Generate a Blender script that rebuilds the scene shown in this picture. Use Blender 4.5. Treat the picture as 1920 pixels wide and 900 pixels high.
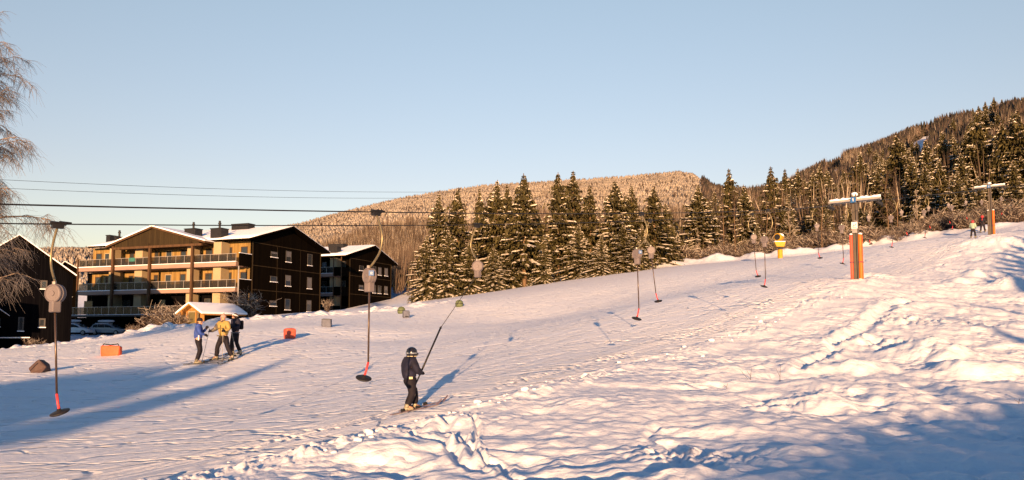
import bpy, bmesh, math, random
import numpy as np
from mathutils import Vector, Matrix

R = math.radians
scene = bpy.context.scene
for _o in list(bpy.data.objects):
    bpy.data.objects.remove(_o, do_unlink=True)
col = scene.collection

# ------------------------------------------------------------------ camera, sky, sun, exposure
F = 1400.0                      # focal length in pixels of the 1920 px wide photograph
PITCH = math.atan(0.075)
YPP = 520.0                     # row of the principal point
cam_d = bpy.data.cameras.new('camera'); cam = bpy.data.objects.new('camera', cam_d); col.objects.link(cam)
cam_d.sensor_width = 36.0; cam_d.sensor_fit = 'HORIZONTAL'; cam_d.lens = 36.0 * F / 1920.0
cam_d.shift_y = (YPP - 450.0) / 1920.0
cam_d.clip_start = 0.1; cam_d.clip_end = 9000
cam.location = (0, 0, 0); cam.rotation_euler = (math.pi / 2 + PITCH, 0, 0)
scene.camera = cam

SUN_EL = R(5.9); SUN_AZ = R(2.5)    # light travels towards +Y, this far to the right, this far down
LD = Vector((math.sin(SUN_AZ) * math.cos(SUN_EL), math.cos(SUN_AZ) * math.cos(SUN_EL), -math.sin(SUN_EL)))
world = bpy.data.worlds.new('World'); scene.world = world; world.use_nodes = True
wn = world.node_tree.nodes; wl = world.node_tree.links; wn.clear()
sky = wn.new('ShaderNodeTexSky'); sky.sky_type = 'NISHITA'; sky.sun_disc = False
sky.sun_elevation = SUN_EL; sky.sun_rotation = math.pi + SUN_AZ
sky.altitude = 300; sky.air_density = 1.0; sky.dust_density = 1.2; sky.ozone_density = 1.3
bg = wn.new('ShaderNodeBackground'); bg.inputs[1].default_value = 0.13
wo = wn.new('ShaderNodeOutputWorld'); wl.new(bg.outputs[0], wo.inputs[0])
# tint of the air by height above the horizon: pale low down, deeper blue overhead
wtc = wn.new('ShaderNodeTexCoord'); wsp = wn.new('ShaderNodeSeparateXYZ'); wl.new(wtc.outputs['Generated'], wsp.inputs[0])
wrp = wn.new('ShaderNodeValToRGB'); wl.new(wsp.outputs['Z'], wrp.inputs[0]); wcr = wrp.color_ramp
wcr.elements[0].position = 0.0; wcr.elements[0].color = (.79, .63, .61, 1); wcr.elements[1].position = .75; wcr.elements[1].color = (.10, .40, .64, 1)
_e = wcr.elements.new(.20); _e.color = (.87, .67, .66, 1); _e = wcr.elements.new(.42); _e.color = (1.04, .85, .78, 1)
wmx = wn.new('ShaderNodeMixRGB'); wmx.blend_type = 'MULTIPLY'; wmx.inputs[0].default_value = 1; wl.new(sky.outputs[0], wmx.inputs[1]); wl.new(wrp.outputs[0], wmx.inputs[2]); 
# the glow round the low sun is kept bluish as well
wsg = wn.new('ShaderNodeMapRange'); wsg.inputs['From Min'].default_value = .1; wsg.inputs['From Max'].default_value = -.8; wl.new(wsp.outputs['Y'], wsg.inputs['Value'])
wm2 = wn.new('ShaderNodeMixRGB'); wm2.blend_type = 'MULTIPLY'; wm2.inputs[2].default_value = (.25, .52, .85, 1); wl.new(wsg.outputs[0], wm2.inputs[0]); wl.new(wmx.outputs[0], wm2.inputs[1]); wl.new(wm2.outputs[0], bg.inputs[0])
sl = bpy.data.lights.new('sun', 'SUN'); sun = bpy.data.objects.new('sun', sl); col.objects.link(sun)
sl.energy = 5.0; sl.angle = R(0.5); sl.color = (1.0, 0.56, 0.275)
sun.rotation_euler = LD.to_track_quat('-Z', 'Y').to_euler()
scene.view_settings.view_transform = 'Standard'; scene.view_settings.look = 'None'
scene.view_settings.exposure = 1.47; scene.view_settings.gamma = 1.0
scene.view_settings.use_curve_mapping = False
scene.render.engine = 'CYCLES'

# ------------------------------------------------------------------ pixel <-> world
def ray(px, py):
    xc = (px - 960.0) / F; yc = (YPP - py) / F
    y = math.cos(PITCH) - yc * math.sin(PITCH); z = math.sin(PITCH) + yc * math.cos(PITCH)
    return (xc / y, 1.0, z / y)
def P(px, py, d):
    r = ray(px, py); return Vector((r[0] * d, d, r[2] * d))
def proj(v):
    y = v[1] * math.cos(PITCH) + v[2] * math.sin(PITCH); z = -v[1] * math.sin(PITCH) + v[2] * math.cos(PITCH)
    return (960 + F * v[0] / y, YPP - F * z / y)

# ------------------------------------------------------------------ noise (numpy)
_rs = np.random.RandomState(7)
_perm = np.concatenate([_rs.permutation(256)] * 3)
_ang = _rs.rand(256) * 2 * np.pi; _gx = np.cos(_ang); _gy = np.sin(_ang)
def noise(x, y):
    x = np.asarray(x, float); y = np.asarray(y, float)
    xi = np.floor(x).astype(int); yi = np.floor(y).astype(int); xf = x - xi; yf = y - yi
    u = xf * xf * xf * (xf * (xf * 6 - 15) + 10); v = yf * yf * yf * (yf * (yf * 6 - 15) + 10)
    def g(ix, iy, dx, dy):
        h = _perm[_perm[ix & 255] + (iy & 255)]; return _gx[h] * dx + _gy[h] * dy
    a = g(xi, yi, xf, yf); b = g(xi + 1, yi, xf - 1, yf); c = g(xi, yi + 1, xf, yf - 1); d = g(xi + 1, yi + 1, xf - 1, yf - 1)
    return (a + u * (b - a)) * (1 - v) + (c + u * (d - c)) * v
def fbm(x, y, o=4, g=.5):
    s = 0; a = 1.0
    for i in range(o):
        s = s + a * noise(x * 2 ** i + 17.3 * i, y * 2 ** i - 9.1 * i); a *= g
    return s
def sstep(a, b, x):
    t = np.clip((x - a) / (b - a), 0, 1); return t * t * (3 - 2 * t)

# ------------------------------------------------------------------ lift line
A0 = np.array([-5.34, 8.75]); T1 = np.array([14.1, 33.0]); T2 = np.array([38.0, 60.5])
U1 = (T1 - A0) / np.linalg.norm(T1 - A0); S1 = float(np.linalg.norm(T1 - A0))
U2 = (T2 - T1) / np.linalg.norm(T2 - T1); S2 = S1 + float(np.linalg.norm(T2 - T1))
N1 = np.array([U1[1], -U1[0]]); N2 = np.array([U2[1], -U2[0]])
def line_pt(s, v=0.0):
    return (A0 + U1 * s + N1 * v) if s < S1 else (T1 + U2 * (s - S1) + N2 * v)
def lift_uv(X, Y):
    dx = X - A0[0]; dy = Y - A0[1]; s1 = dx * U1[0] + dy * U1[1]; v1 = dx * N1[0] + dy * N1[1]
    ex = X - T1[0]; ey = Y - T1[1]; s2 = S1 + ex * U2[0] + ey * U2[1]; v2 = ex * N2[0] + ey * N2[1]
    w = sstep(S1 - 4, S1 + 4, s1)
    return s1 * (1 - w) + s2 * w, v1 * (1 - w) + v2 * w

# ------------------------------------------------------------------ terrain
CP = [  # px, py, depth read off the photograph
 (200,900,9.2),(778,765,13.24),(1010,704,16.3),(1230,650,20.2),(1400,592,24.8),(1540,540,30.2),(1800,452,55),(1868,440,60),(1625,524,32.3),
 (440,667,29.5),(370,684,28),(200,668,32),(542,634,36),(612,612,42),(752,585,62),(860,573,62),(75,697,26.5),
 (0,668,50),(60,652,58),(200,634,62),(330,612,62),(500,597,70),(600,590,78),(740,573,83),(790,563,85),(900,550,86),(1000,535,87),
 (1100,520,88),(1200,507,88),(1300,497,88),(1400,489,87),(1460,484,86),(1600,470,84),(1700,458,80),(1800,444,76),(1900,420,76),(1980,412,76),
 (1000,600,50),(1200,560,52),(1400,520,58),(700,640,38),(900,660,26),(500,760,17),(0,900,9.6),(0,800,15),(-400,800,16),(-400,670,40),(250,780,16),
 (960,900,8.3),(1300,900,7.6),(1600,900,7.4),(1920,900,7.6),(2400,900,8),(1200,790,11.2),(1450,780,11.8),(1750,780,12),(1920,760,13),
 (1650,690,17),(1800,640,21),(1920,600,25),(1500,650,20),(1750,560,31),(1900,520,38),(1900,450,54),(2200,600,26),(2200,480,50),(1300,690,16.3),(1150,730,13.8),
]
EXTRA = [(0,0,-1.62),(8,-8,-2.2),(-8,-8,-2.6),(0,-25,-4.2),(-30,-30,-6),(30,-30,-3.5),(0,-70,-8.5),(-60,-70,-11),(60,-70,-6),(-50,0,-4.2),(60,10,1.5),
 (-50,75,-2.6),(-42,90,-.3),(-60,88,-.45),(-75,95,-1.8),(-58,102,-.3),(-31,94,2.2),(-20,105,3.0),(-90,60,-4),(-90,110,-2),(-24,122,3.3),(-8,110,4.4),(20,110,8.2),(50,105,13.0),(75,95,16),(90,60,12),(85,20,4),(-40,125,1.5),(-70,130,0)]
_pts = np.array([tuple(P(*c)) for c in CP] + EXTRA)
_cx = _pts[:, 0] / 40; _cy = _pts[:, 1] / 40
def _U(r2):
    return np.where(r2 > 1e-12, 0.5 * r2 * np.log(np.maximum(r2, 1e-12)), 0.0)
def _tps():
    n = len(_pts); K = _U((_cx[:, None] - _cx) ** 2 + (_cy[:, None] - _cy) ** 2) + np.eye(n) * 0.002
    Pm = np.stack([np.ones(n), _cx, _cy], 1)
    A = np.zeros((n + 3, n + 3)); A[:n, :n] = K; A[:n, n:] = Pm; A[n:, :n] = Pm.T
    return np.linalg.solve(A, np.concatenate([_pts[:, 2], np.zeros(3)]))
_w = _tps()
def base_z(X, Y):
    X = np.asarray(X, float); Y = np.asarray(Y, float); shp = X.shape; x = X.ravel(); y = Y.ravel()
    r = np.sqrt(x * x + y * y); k = np.minimum(1.0, 118.0 / np.maximum(r, 1e-6)); x = x * k / 40; y = y * k / 40
    out = np.empty_like(x)
    for i in range(0, len(x), 40000):
        a = x[i:i+40000]; b = y[i:i+40000]
        out[i:i+40000] = _U((a[:, None] - _cx) ** 2 + (b[:, None] - _cy) ** 2) @ _w[:len(_pts)] + _w[-3] + _w[-2] * a + _w[-1] * b
    return out.reshape(shp)
# skyline of the hills (crown line minus the trees on it), by column of the photograph
SKX = [-3000,-1200,-300, 0, 80,150,300,440,560,620,700,760,830,900,1000,1100,1200,1275,1306,1342,1400,1460,1500,1560,1620,1680,1740,1800,1850,1920,2300,4000]
SKY = [ 560,  520, 490,474,470,472,466,446,424,408,388,374,363,353, 347, 341, 334, 327, 332, 360, 372, 374, 352, 326, 304, 281, 256, 247, 236, 218, 160, 420]
SKR = [1200, 1200,1200,1200,1200,1200,1200,1000,900,900,900,900,900,900,900,900,900, 900, 880, 850, 780, 720, 680, 650, 640, 620, 600, 580, 560, 550, 540, 540]
def height(X, Y, micro=True):
    X = np.asarray(X, float); Y = np.asarray(Y, float)
    z = base_z(X, Y); r = np.sqrt(X * X + Y * Y)
    az = np.arctan2(X, Y); px = 960 + F * np.tan(np.clip(az, -1.25, 1.25))
    py = np.interp(px, SKX, SKY); rc = np.interp(px, SKX, SKR)
    yc = (YPP - py) / F
    ze = (math.sin(PITCH) + yc * math.cos(PITCH)) / (math.cos(PITCH) - yc * math.sin(PITCH)) * np.cos(az) * rc
    back = sstep(1.35, 1.7, np.abs(az)); ze = ze * (1 - back) - 14 * back
    t = np.clip((r - 112) / (rc - 112), 0, 1)
    prof = t ** 1.15
    far = z + (ze - z) * prof
    far = far + fbm(X / 150, Y / 150, 3) * 16 * np.sin(np.pi * np.clip(t, 0, 1)) * (1 - back)
    far = np.where(r > rc, ze - (r - rc) * 0.03, far)
    z = np.where(r > 112, far, z)
    if not micro: return z
    s, v = lift_uv(X, Y)
    near = 1 - sstep(60, 100, r)
    # piste: hardly any relief, ski tracks along the lift
    pist = (1 - sstep(.75, 1.0, v + .18 * noise(s * .9, v * 0))) * (1 - sstep(66, 74, Y + X * 0.0))
    z = z + pist * near * (.014 * noise(s * .16, v * 2.2) + .011 * noise(s * .2 + 5, v * 6.0) + .007 * noise(s * .5 + 2 * v, s * .1 + v * 1.7) + .006 * noise(s * .4 + 5, v * 13.0) + .004 * fbm(X * 2.1, Y * 2.1, 3) + .05 * noise(s * .12, v * .25))
    tr = np.exp(-((v + .12) / .42) ** 2) * pist
    z = z + tr * near * (.022 * np.sin((v + .15 * noise(s * .25, 3.3)) * 34) * (.6 + .8 * noise(s * .5, v * 2 + 9)) - .03)
    # rough bank right of the track
    off = sstep(.8, 1.25, v + .15 * noise(s * 1.3, 4.4))
    ridge = np.exp(-((v - 1.35 - .25 * noise(s * .35, 8.8)) / .42) ** 2)
    z = z + ridge * near * (.05 + .16 * noise(s * .45, 2.2) + .15 * np.maximum(fbm(X * 3.1, Y * 3.7, 4, .6), -.05) * (.4 + 1.6 * np.abs(noise(s * .3, 7.7))))
    big = fbm(X / 3.4 + 3, Y / 3.0, 2)
    rip = fbm(X / .95 + .5 * big, Y / .72 + big, 3, .5)
    rip2 = .6 * fbm(X / .36 + 8, Y / .26 + .8 * big, 2) - 1.1 * np.abs(noise(X / .55 + 3, Y / .42)) * np.clip(.3 + 2 * noise(X / 2.2, Y / 1.8 + 40), 0, 1)
    rip = rip - .35 * np.abs(rip)
    amp = sstep(1.1, 2.6, v) * near
    patch = .55 + .9 * np.clip(.5 + 1.3 * noise(X / 4.5 + 9, Y / 4.5), 0, 1)
    d = .14 * big + .09 * patch * rip + .06 * patch * rip2 + .02 * fbm(X / .25, Y / .14, 2)
    # round mounds
    mo = noise(X / 1.3 + 31, Y / 1.0 + 5); d = d + .12 * np.maximum(mo - .2, 0) * 1.6
    z = z + amp * off * d
    for (mx, my, hh, sx, sy) in MOUNDS:
        q = np.exp(-(((X - mx) / sx) ** 2 + ((Y - my) / sy) ** 2) ** 1.4); z = z + hh * q * (1 + .28 * fbm(X * 2.0, Y * 2.2, 3))
    # boot and ski trenches across the bank
    for (ax, ay, bx, by, wd, dp) in TRENCH:
        L2 = (bx - ax) ** 2 + (by - ay) ** 2; t = np.clip(((X - ax) * (bx - ax) + (Y - ay) * (by - ay)) / L2, 0, 1)
        L = math.sqrt(L2); nx = -(by - ay) / L; ny = (bx - ax) / L
        wob = .10 * np.sin(t * 7 + ax) + .08 * noise(t * L * 1.1, ax * 3); dd = np.hypot(X - ax - t * (bx - ax) - wob * nx, Y - ay - t * (by - ay) - wob * ny)
        z = z - dp * np.exp(-(dd / wd) ** 2) * (.65 + .8 * np.abs(noise(t * L * 3.3, ay * 5))) + dp * .45 * np.exp(-((dd - wd * 1.9) / (wd * .8)) ** 2) * (.5 + np.maximum(0, 1.6 * fbm(X * 5, Y * 5, 2)))
    # trodden rough patches
    for (mx, my, rr, hh) in ROUGH:
        q = np.exp(-((X - mx) ** 2 + ((Y - my) * 1.5) ** 2) / rr ** 2); z = z + q * hh * fbm(X * 3.6 + mx, Y * 3.6, 3, .6)
    # snow bank thrown up along the far edge on the left
    eb = np.interp(X, [-60,-40,-32,-22,-12,-4], [58,58,60,62,66,70])
    bk = np.exp(-((Y - eb) / 2.6) ** 2) * (1 - sstep(-8, -3, X)) * sstep(-60, -50, X)
    z = z + bk * (.1 + .5 * fbm(X / 2.6, Y / 2.0, 3) + .3 * fbm(X / .9, Y / .7, 2))
    # low bank under the shrubs on the far right side
    eb2 = np.interp(X, [5, 20, 40, 60], [89, 90, 87, 80]); bk2 = np.exp(-((Y - eb2) / 2.2) ** 2) * sstep(4, 12, X) * (1 - sstep(45, 55, X))
    z = z + bk2 * (.8 + .7 * fbm(X / 2.6, Y / 2.6, 3))
    return z
MOUNDS = []; TRENCH = []; ROUGH = []
def h1(x, y, micro=True): return float(height(np.array([x]), np.array([y]), micro)[0])
def hit(px, py, micro=False, dmax=400):
    r = ray(px, py); d = np.geomspace(3, dmax, 900); zz = height(r[0] * d, d, micro) - r[2] * d
    i = int(np.argmax(zz > 0))
    if i == 0: return P(px, py, dmax)
    t = zz[i-1] / (zz[i-1] - zz[i]); dd = d[i-1] + t * (d[i] - d[i-1]); return P(px, py, float(dd))
def _setup():
    m = []
    for (px, py, hh, sx, sy) in [(1735,668,.34,.9,.6),(1800,680,.34,1.0,.7),(1860,700,.25,1.4,.6),(1640,688,.18,.5,.4),(1600,690,.15,.35,.3),(1830,517,.34,.6,.6),(1800,528,.22,.5,.5),(1905,535,.5,1.0,.8),
                            (1540,752,.12,.6,.4),(1850,430,.5,2.5,1.6),(1625,520,.25,1.2,.9),(900,790,.10,.8,.4),(720,850,.12,.5,.4),(1880,455,.4,3,1.5)]:
        q = hit(px, py); m.append((q.x, q.y, hh, sx, sy))
    t = []
    for (a, b, c, d, w, dp) in [(780,815,900,880,.07,.10),(822,790,842,812,.08,.10),(842,812,885,838,.06,.09),(868,775,915,862,.035,.09),(915,862,985,900,.06,.08),(850,820,912,885,.05,.06),
                                (1215,800,1262,850,.06,.05),(1262,850,1330,900,.09,.07),(470,860,800,800,.06,.05),(1240,830,1420,880,.10,.07),(1500,690,1570,640,.14,.12),(1570,640,1700,560,.2,.14)]:
        p = hit(a, b); q = hit(c, d); t.append((p.x, p.y, q.x, q.y, w, dp))
    r = []
    for (px, py, rr, hh) in [(1250,850,.5,.16),(1320,860,.6,.18),(1700,600,1.3,.2),(1830,610,1.0,.15),(1640,640,1.2,.15),(1560,735,.5,.10),(690,820,.5,.10),(780,812,.5,.09),(600,850,.5,.08),(1150,640,.5,.1),(1480,755,.8,.10)]:
        q = hit(px, py); r.append((q.x, q.y, rr, hh))
    MOUNDS.extend(m); TRENCH.extend(t); ROUGH.extend(r)
_setup()

# ------------------------------------------------------------------ materials
def new_mat(name):
    m = bpy.data.materials.new(name); m.use_nodes = True; nt = m.node_tree
    return m, nt.nodes, nt.links, nt.nodes['Principled BSDF']
def mat(name, rgb, rough=.7, metal=0, var=.15, scale=3.0, bump=0.0, stretch=(1,1,1), dark=None, spec=.3, detail=4, coat=0):
    m, n, l, b = new_mat(name)
    b.inputs['Roughness'].default_value = rough; b.inputs['Metallic'].default_value = metal; b.inputs['Specular IOR Level'].default_value = spec
    if coat: b.inputs['Coat Weight'].default_value = coat
    tc = n.new('ShaderNodeTexCoord'); mp = n.new('ShaderNodeMapping'); mp.inputs['Scale'].default_value = stretch; l.new(tc.outputs['Object'], mp.inputs[0])
    nz = n.new('ShaderNodeTexNoise'); nz.inputs['Scale'].default_value = scale; nz.inputs['Detail'].default_value = detail; l.new(mp.outputs[0], nz.inputs['Vector'])
    rp = n.new('ShaderNodeValToRGB'); rp.color_ramp.elements[0].position = .3; rp.color_ramp.elements[1].position = .7
    lo = dark if dark else tuple(c * (1 - var) for c in rgb); hi = tuple(min(1, c * (1 + (0 if dark else var))) for c in rgb)
    rp.color_ramp.elements[0].color = (*lo, 1); rp.color_ramp.elements[1].color = (*hi, 1)
    l.new(nz.outputs[0], rp.inputs[0]); l.new(rp.outputs[0], b.inputs['Base Color'])
    if bump:
        bp = n.new('ShaderNodeBump'); bp.inputs['Strength'].default_value = 1; bp.inputs['Distance'].default_value = bump; l.new(nz.outputs[0], bp.inputs['Height']); l.new(bp.outputs[0], b.inputs['Normal'])
    return m
def planks(name, rgb, dark, width=.16, axis='X', gap=.6, rough=.8, hf=1.0, spec=.15):
    m, n, l, b = new_mat(name); b.inputs['Roughness'].default_value = rough; b.inputs['Specular IOR Level'].default_value = spec
    tc = n.new('ShaderNodeTexCoord'); sp = n.new('ShaderNodeSeparateXYZ'); l.new(tc.outputs['Object'], sp.inputs[0])
    ad = n.new('ShaderNodeMath'); ad.operation = 'ADD'; l.new(sp.outputs['X'], ad.inputs[0]); l.new(sp.outputs['Y'], ad.inputs[1])
    dv = n.new('ShaderNodeMath'); dv.operation = 'DIVIDE'; dv.inputs[1].default_value = width; l.new((ad.outputs[0] if axis == 'X' else sp.outputs['Z']), dv.inputs[0])
    fl = n.new('ShaderNodeMath'); fl.operation = 'FLOOR'; l.new(dv.outputs[0], fl.inputs[0])
    wn_ = n.new('ShaderNodeTexWhiteNoise'); wn_.noise_dimensions = '1D'; l.new(fl.outputs[0], wn_.inputs['W'])
    fr = n.new('ShaderNodeMath'); fr.operation = 'FRACT'; l.new(dv.outputs[0], fr.inputs[0])
    gp = n.new('ShaderNodeMath'); gp.operation = 'LESS_THAN'; gp.inputs[1].default_value = .12; l.new(fr.outputs[0], gp.inputs[0])
    mp = n.new('ShaderNodeMapping'); mp.inputs['Scale'].default_value = (6, 6, .5) if axis == 'X' else (.5, .5, 6); l.new(tc.outputs['Object'], mp.inputs[0])
    nz = n.new('ShaderNodeTexNoise'); nz.inputs['Scale'].default_value = 1.2; nz.inputs['Detail'].default_value = 5; l.new(mp.outputs[0], nz.inputs['Vector'])
    mx = n.new('ShaderNodeMath'); mx.operation = 'MULTIPLY_ADD'; l.new(wn_.outputs[0], mx.inputs[0]); mx.inputs[1].default_value = .5; l.new(nz.outputs[0], mx.inputs[2])
    rp = n.new('ShaderNodeValToRGB'); rp.color_ramp.elements[0].position = .35; rp.color_ramp.elements[1].position = 1.0
    rp.color_ramp.elements[0].color = (*dark, 1); rp.color_ramp.elements[1].color = (*rgb, 1); l.new(mx.outputs[0], rp.inputs[0])
    mm = n.new('ShaderNodeMixRGB'); mm.blend_type = 'MULTIPLY'; mm.inputs[2].default_value = (1 - gap, 1 - gap, 1 - gap, 1); l.new(gp.outputs[0], mm.inputs[0]); l.new(rp.outputs[0], mm.inputs[1])
    l.new(mm.outputs[0], b.inputs['Base Color'])
    return m

def snow_mat(name, ground=False, rgb=(.80, .84, .90)):
    m, n, l, b = new_mat(name)
    b.inputs['Roughness'].default_value = .55; b.inputs['Specular IOR Level'].default_value = .25
    b.inputs['Base Color'].default_value = (*rgb, 1)
    tc = n.new('ShaderNodeTexCoord')
    nz = n.new('ShaderNodeTexNoise'); nz.inputs['Scale'].default_value = 14 if ground else 5; nz.inputs['Detail'].default_value = 6; nz.inputs['Roughness'].default_value = .62
    l.new(tc.outputs['Object'], nz.inputs['Vector'])
    bp = n.new('ShaderNodeBump'); bp.inputs['Distance'].default_value = .022 if ground else .03; bp.inputs['Strength'].default_value = .8
    l.new(nz.outputs[0], bp.inputs['Height'])
    last = bp
    if ground:
        at = n.new('ShaderNodeAttribute'); at.attribute_name = 'piste'
        # groomed and skied streaks along the lift
        mp = n.new('ShaderNodeMapping'); mp.inputs['Rotation'].default_value = (0, 0, -math.atan2(U1[1], U1[0])); l.new(tc.outputs['Object'], mp.inputs[0])
        mp2 = n.new('ShaderNodeMapping'); mp2.inputs['Scale'].default_value = (.13, 7.5, 1); l.new(mp.outputs[0], mp2.inputs[0])
        n2 = n.new('ShaderNodeTexNoise'); n2.inputs['Scale'].default_value = 1.5; n2.inputs['Detail'].default_value = 7; n2.inputs['Roughness'].default_value = .65; l.new(mp2.outputs[0], n2.inputs['Vector'])
        # second family of skied arcs
        wp = n.new('ShaderNodeTexNoise'); wp.inputs['Scale'].default_value = .12; l.new(tc.outputs['Object'], wp.inputs['Vector'])
        mp3 = n.new('ShaderNodeMapping'); mp3.inputs['Rotation'].default_value = (0, 0, R(-22)); mp3.inputs['Scale'].default_value = (.25, 3.2, 1); l.new(tc.outputs['Object'], mp3.inputs[0])
        va = n.new('ShaderNodeVectorMath'); va.operation = 'MULTIPLY_ADD'; l.new(wp.outputs['Color'], va.inputs[0]); va.inputs[1].default_value = (7, 7, 0); l.new(mp3.outputs[0], va.inputs[2])
        n3 = n.new('ShaderNodeTexNoise'); n3.inputs['Scale'].default_value = 1.3; n3.inputs['Detail'].default_value = 6; n3.inputs['Roughness'].default_value = .7; l.new(va.outputs[0], n3.inputs['Vector'])
        ad = n.new('ShaderNodeMath'); ad.operation = 'MULTIPLY_ADD'; l.new(n3.outputs[0], ad.inputs[0]); ad.inputs[1].default_value = .55; l.new(n2.outputs[0], ad.inputs[2])
        mu = n.new('ShaderNodeMath'); mu.operation = 'MULTIPLY'; l.new(ad.outputs[0], mu.inputs[0]); l.new(at.outputs['Fac'], mu.inputs[1])
        b2 = n.new('ShaderNodeBump'); b2.inputs['Distance'].default_value = .055; b2.inputs['Strength'].default_value = 1.0
        l.new(mu.outputs[0], b2.inputs['Height']); l.new(bp.outputs[0], b2.inputs['Normal']); last = b2
        at2 = n.new('ShaderNodeAttribute'); at2.attribute_name = 'track'
        mpt = n.new('ShaderNodeMapping'); mpt.inputs['Scale'].default_value = (.10, 7.0, 1); l.new(mp.outputs[0], mpt.inputs[0])
        nt_ = n.new('ShaderNodeTexNoise'); nt_.inputs['Scale'].default_value = 1.4; nt_.inputs['Detail'].default_value = 6; nt_.inputs['Roughness'].default_value = .6; l.new(mpt.outputs[0], nt_.inputs['Vector'])
        mt_ = n.new('ShaderNodeMath'); mt_.operation = 'MULTIPLY'; l.new(nt_.outputs[0], mt_.inputs[0]); l.new(at2.outputs['Fac'], mt_.inputs[1])
        bt_ = n.new('ShaderNodeBump'); bt_.inputs['Distance'].default_value = .085; l.new(mt_.outputs[0], bt_.inputs['Height']); l.new(b2.outputs[0], bt_.inputs['Normal']); last = bt_
        # off-piste snow coloured greyer to stand in for the shading of the bank
        cr = n.new('ShaderNodeMixRGB'); cr.inputs[1].default_value = (.69, .73, .79, 1); cr.inputs[2].default_value = (.78, .82, .87, 1)
        l.new(at.outputs['Fac'], cr.inputs[0]); l.new(cr.outputs[0], b.inputs['Base Color'])
    if ground:
        # single ski tracks: thin grooves along the contours of slow noises, only where the piste is
        prev = last
        for k, (rz, sc, st, dist) in enumerate([(-48, .30, (.45, 1.6, 1), .05), (-75, .42, (.5, 1.3, 1), .04), (-20, .22, (.5, 2.2, 1), .05)]):
            mpx = n.new('ShaderNodeMapping'); mpx.inputs['Rotation'].default_value = (0, 0, R(rz)); mpx.inputs['Scale'].default_value = st; mpx.inputs['Location'].default_value = (k * 31, k * 17, 0); l.new(tc.outputs['Object'], mpx.inputs[0])
            nx = n.new('ShaderNodeTexNoise'); nx.inputs['Scale'].default_value = sc; nx.inputs['Detail'].default_value = 1.5; l.new(mpx.outputs[0], nx.inputs['Vector'])
            m1 = n.new('ShaderNodeMath'); m1.operation = 'MULTIPLY'; m1.inputs[1].default_value = 7.0; l.new(nx.outputs[0], m1.inputs[0])
            m2 = n.new('ShaderNodeMath'); m2.operation = 'PINGPONG'; m2.inputs[1].default_value = .5; l.new(m1.outputs[0], m2.inputs[0])
            m3 = n.new('ShaderNodeMapRange'); m3.inputs['From Min'].default_value = 0; m3.inputs['From Max'].default_value = .07; m3.interpolation_type = 'SMOOTHSTEP'; l.new(m2.outputs[0], m3.inputs['Value'])
            m4 = n.new('ShaderNodeMath'); m4.operation = 'MULTIPLY'; l.new(m3.outputs[0], m4.inputs[0]); l.new(at.outputs['Fac'], m4.inputs[1])
            bx = n.new('ShaderNodeBump'); bx.inputs['Distance'].default_value = dist; l.new(m4.outputs[0], bx.inputs['Height']); l.new(prev.outputs[0], bx.inputs['Normal']); prev = bx
        vo = n.new('ShaderNodeTexVoronoi'); vo.inputs['Scale'].default_value = 5.5; vo.inputs['Randomness'].default_value = 1; l.new(tc.outputs['Object'], vo.inputs['Vector'])
        pn = n.new('ShaderNodeTexNoise'); pn.inputs['Scale'].default_value = .7; pn.inputs['Detail'].default_value = 3; l.new(tc.outputs['Object'], pn.inputs['Vector'])
        pr = n.new('ShaderNodeMapRange'); pr.inputs['From Min'].default_value = .45; pr.inputs['From Max'].default_value = .68; l.new(pn.outputs[0], pr.inputs['Value'])
        vm = n.new('ShaderNodeMath'); vm.operation = 'MULTIPLY'; l.new(vo.outputs['Distance'], vm.inputs[0]); l.new(pr.outputs[0], vm.inputs[1])
        iv = n.new('ShaderNodeMath'); iv.operation = 'SUBTRACT'; iv.inputs[0].default_value = 1; l.new(at.outputs['Fac'], iv.inputs[1]); vm0 = vm; vm = n.new('ShaderNodeMath'); vm.operation = 'MULTIPLY'; l.new(vm0.outputs[0], vm.inputs[0]); l.new(iv.outputs[0], vm.inputs[1])
        bv = n.new('ShaderNodeBump'); bv.inputs['Distance'].default_value = -.05; l.new(vm.outputs[0], bv.inputs['Height']); l.new(prev.outputs[0], bv.inputs['Normal']); last = bv
    l.new(last.outputs[0], b.inputs['Normal'])
    return m
M = {}
M['snow_ground'] = snow_mat('snow_ground', True)
M['snow'] = snow_mat('snow')
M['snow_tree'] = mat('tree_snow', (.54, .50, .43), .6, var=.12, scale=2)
M['needles'] = mat('needles', (.075, .064, .024), .7, var=.5, scale=1.2, dark=(.022, .020, .009), spec=.1)
M['bark'] = mat('bark', (.13, .085, .05), .9, var=.35, scale=5, stretch=(1, 1, .25), bump=.02)
M['twig'] = mat('twig', (.060, .043, .034), .9, var=.3, scale=2)
M['twig_frost'] = mat('twig_frost', (.30, .265, .225), .9, var=.3, scale=1.5)
M['far_frost'] = mat('far_frost', (.42, .37, .30), .9, var=.35, scale=.03, dark=(.24, .205, .16), detail=8)
M['far_brown'] = mat('far_brown', (.085, .062, .045), .9, var=.3, scale=.02)
M['far_dark'] = mat('far_dark', (.045, .038, .024), .9, var=.3, scale=.02)
M['shade_black_timber'] = planks('shade_black_timber', (.004, .004, .005), (.002, .002, .003), spec=0.0)  # near-black colour stands in for shade on these walls
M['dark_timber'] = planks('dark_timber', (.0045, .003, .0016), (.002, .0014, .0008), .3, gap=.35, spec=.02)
M['gable_timber'] = planks('gable_timber', (.032, .022, .009), (.018, .012, .005), .3, gap=.5)
M['ochre_timber'] = planks('ochre_timber', (.25, .165, .055), (.13, .085, .03), .24, gap=.5)
M['post_timber'] = mat('post_timber', (.06, .032, .014), .8, var=.3, scale=3, stretch=(1, 1, .2))
M['cream'] = mat('cream_render', (.30, .24, .15), .8, var=.06, scale=1)
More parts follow.
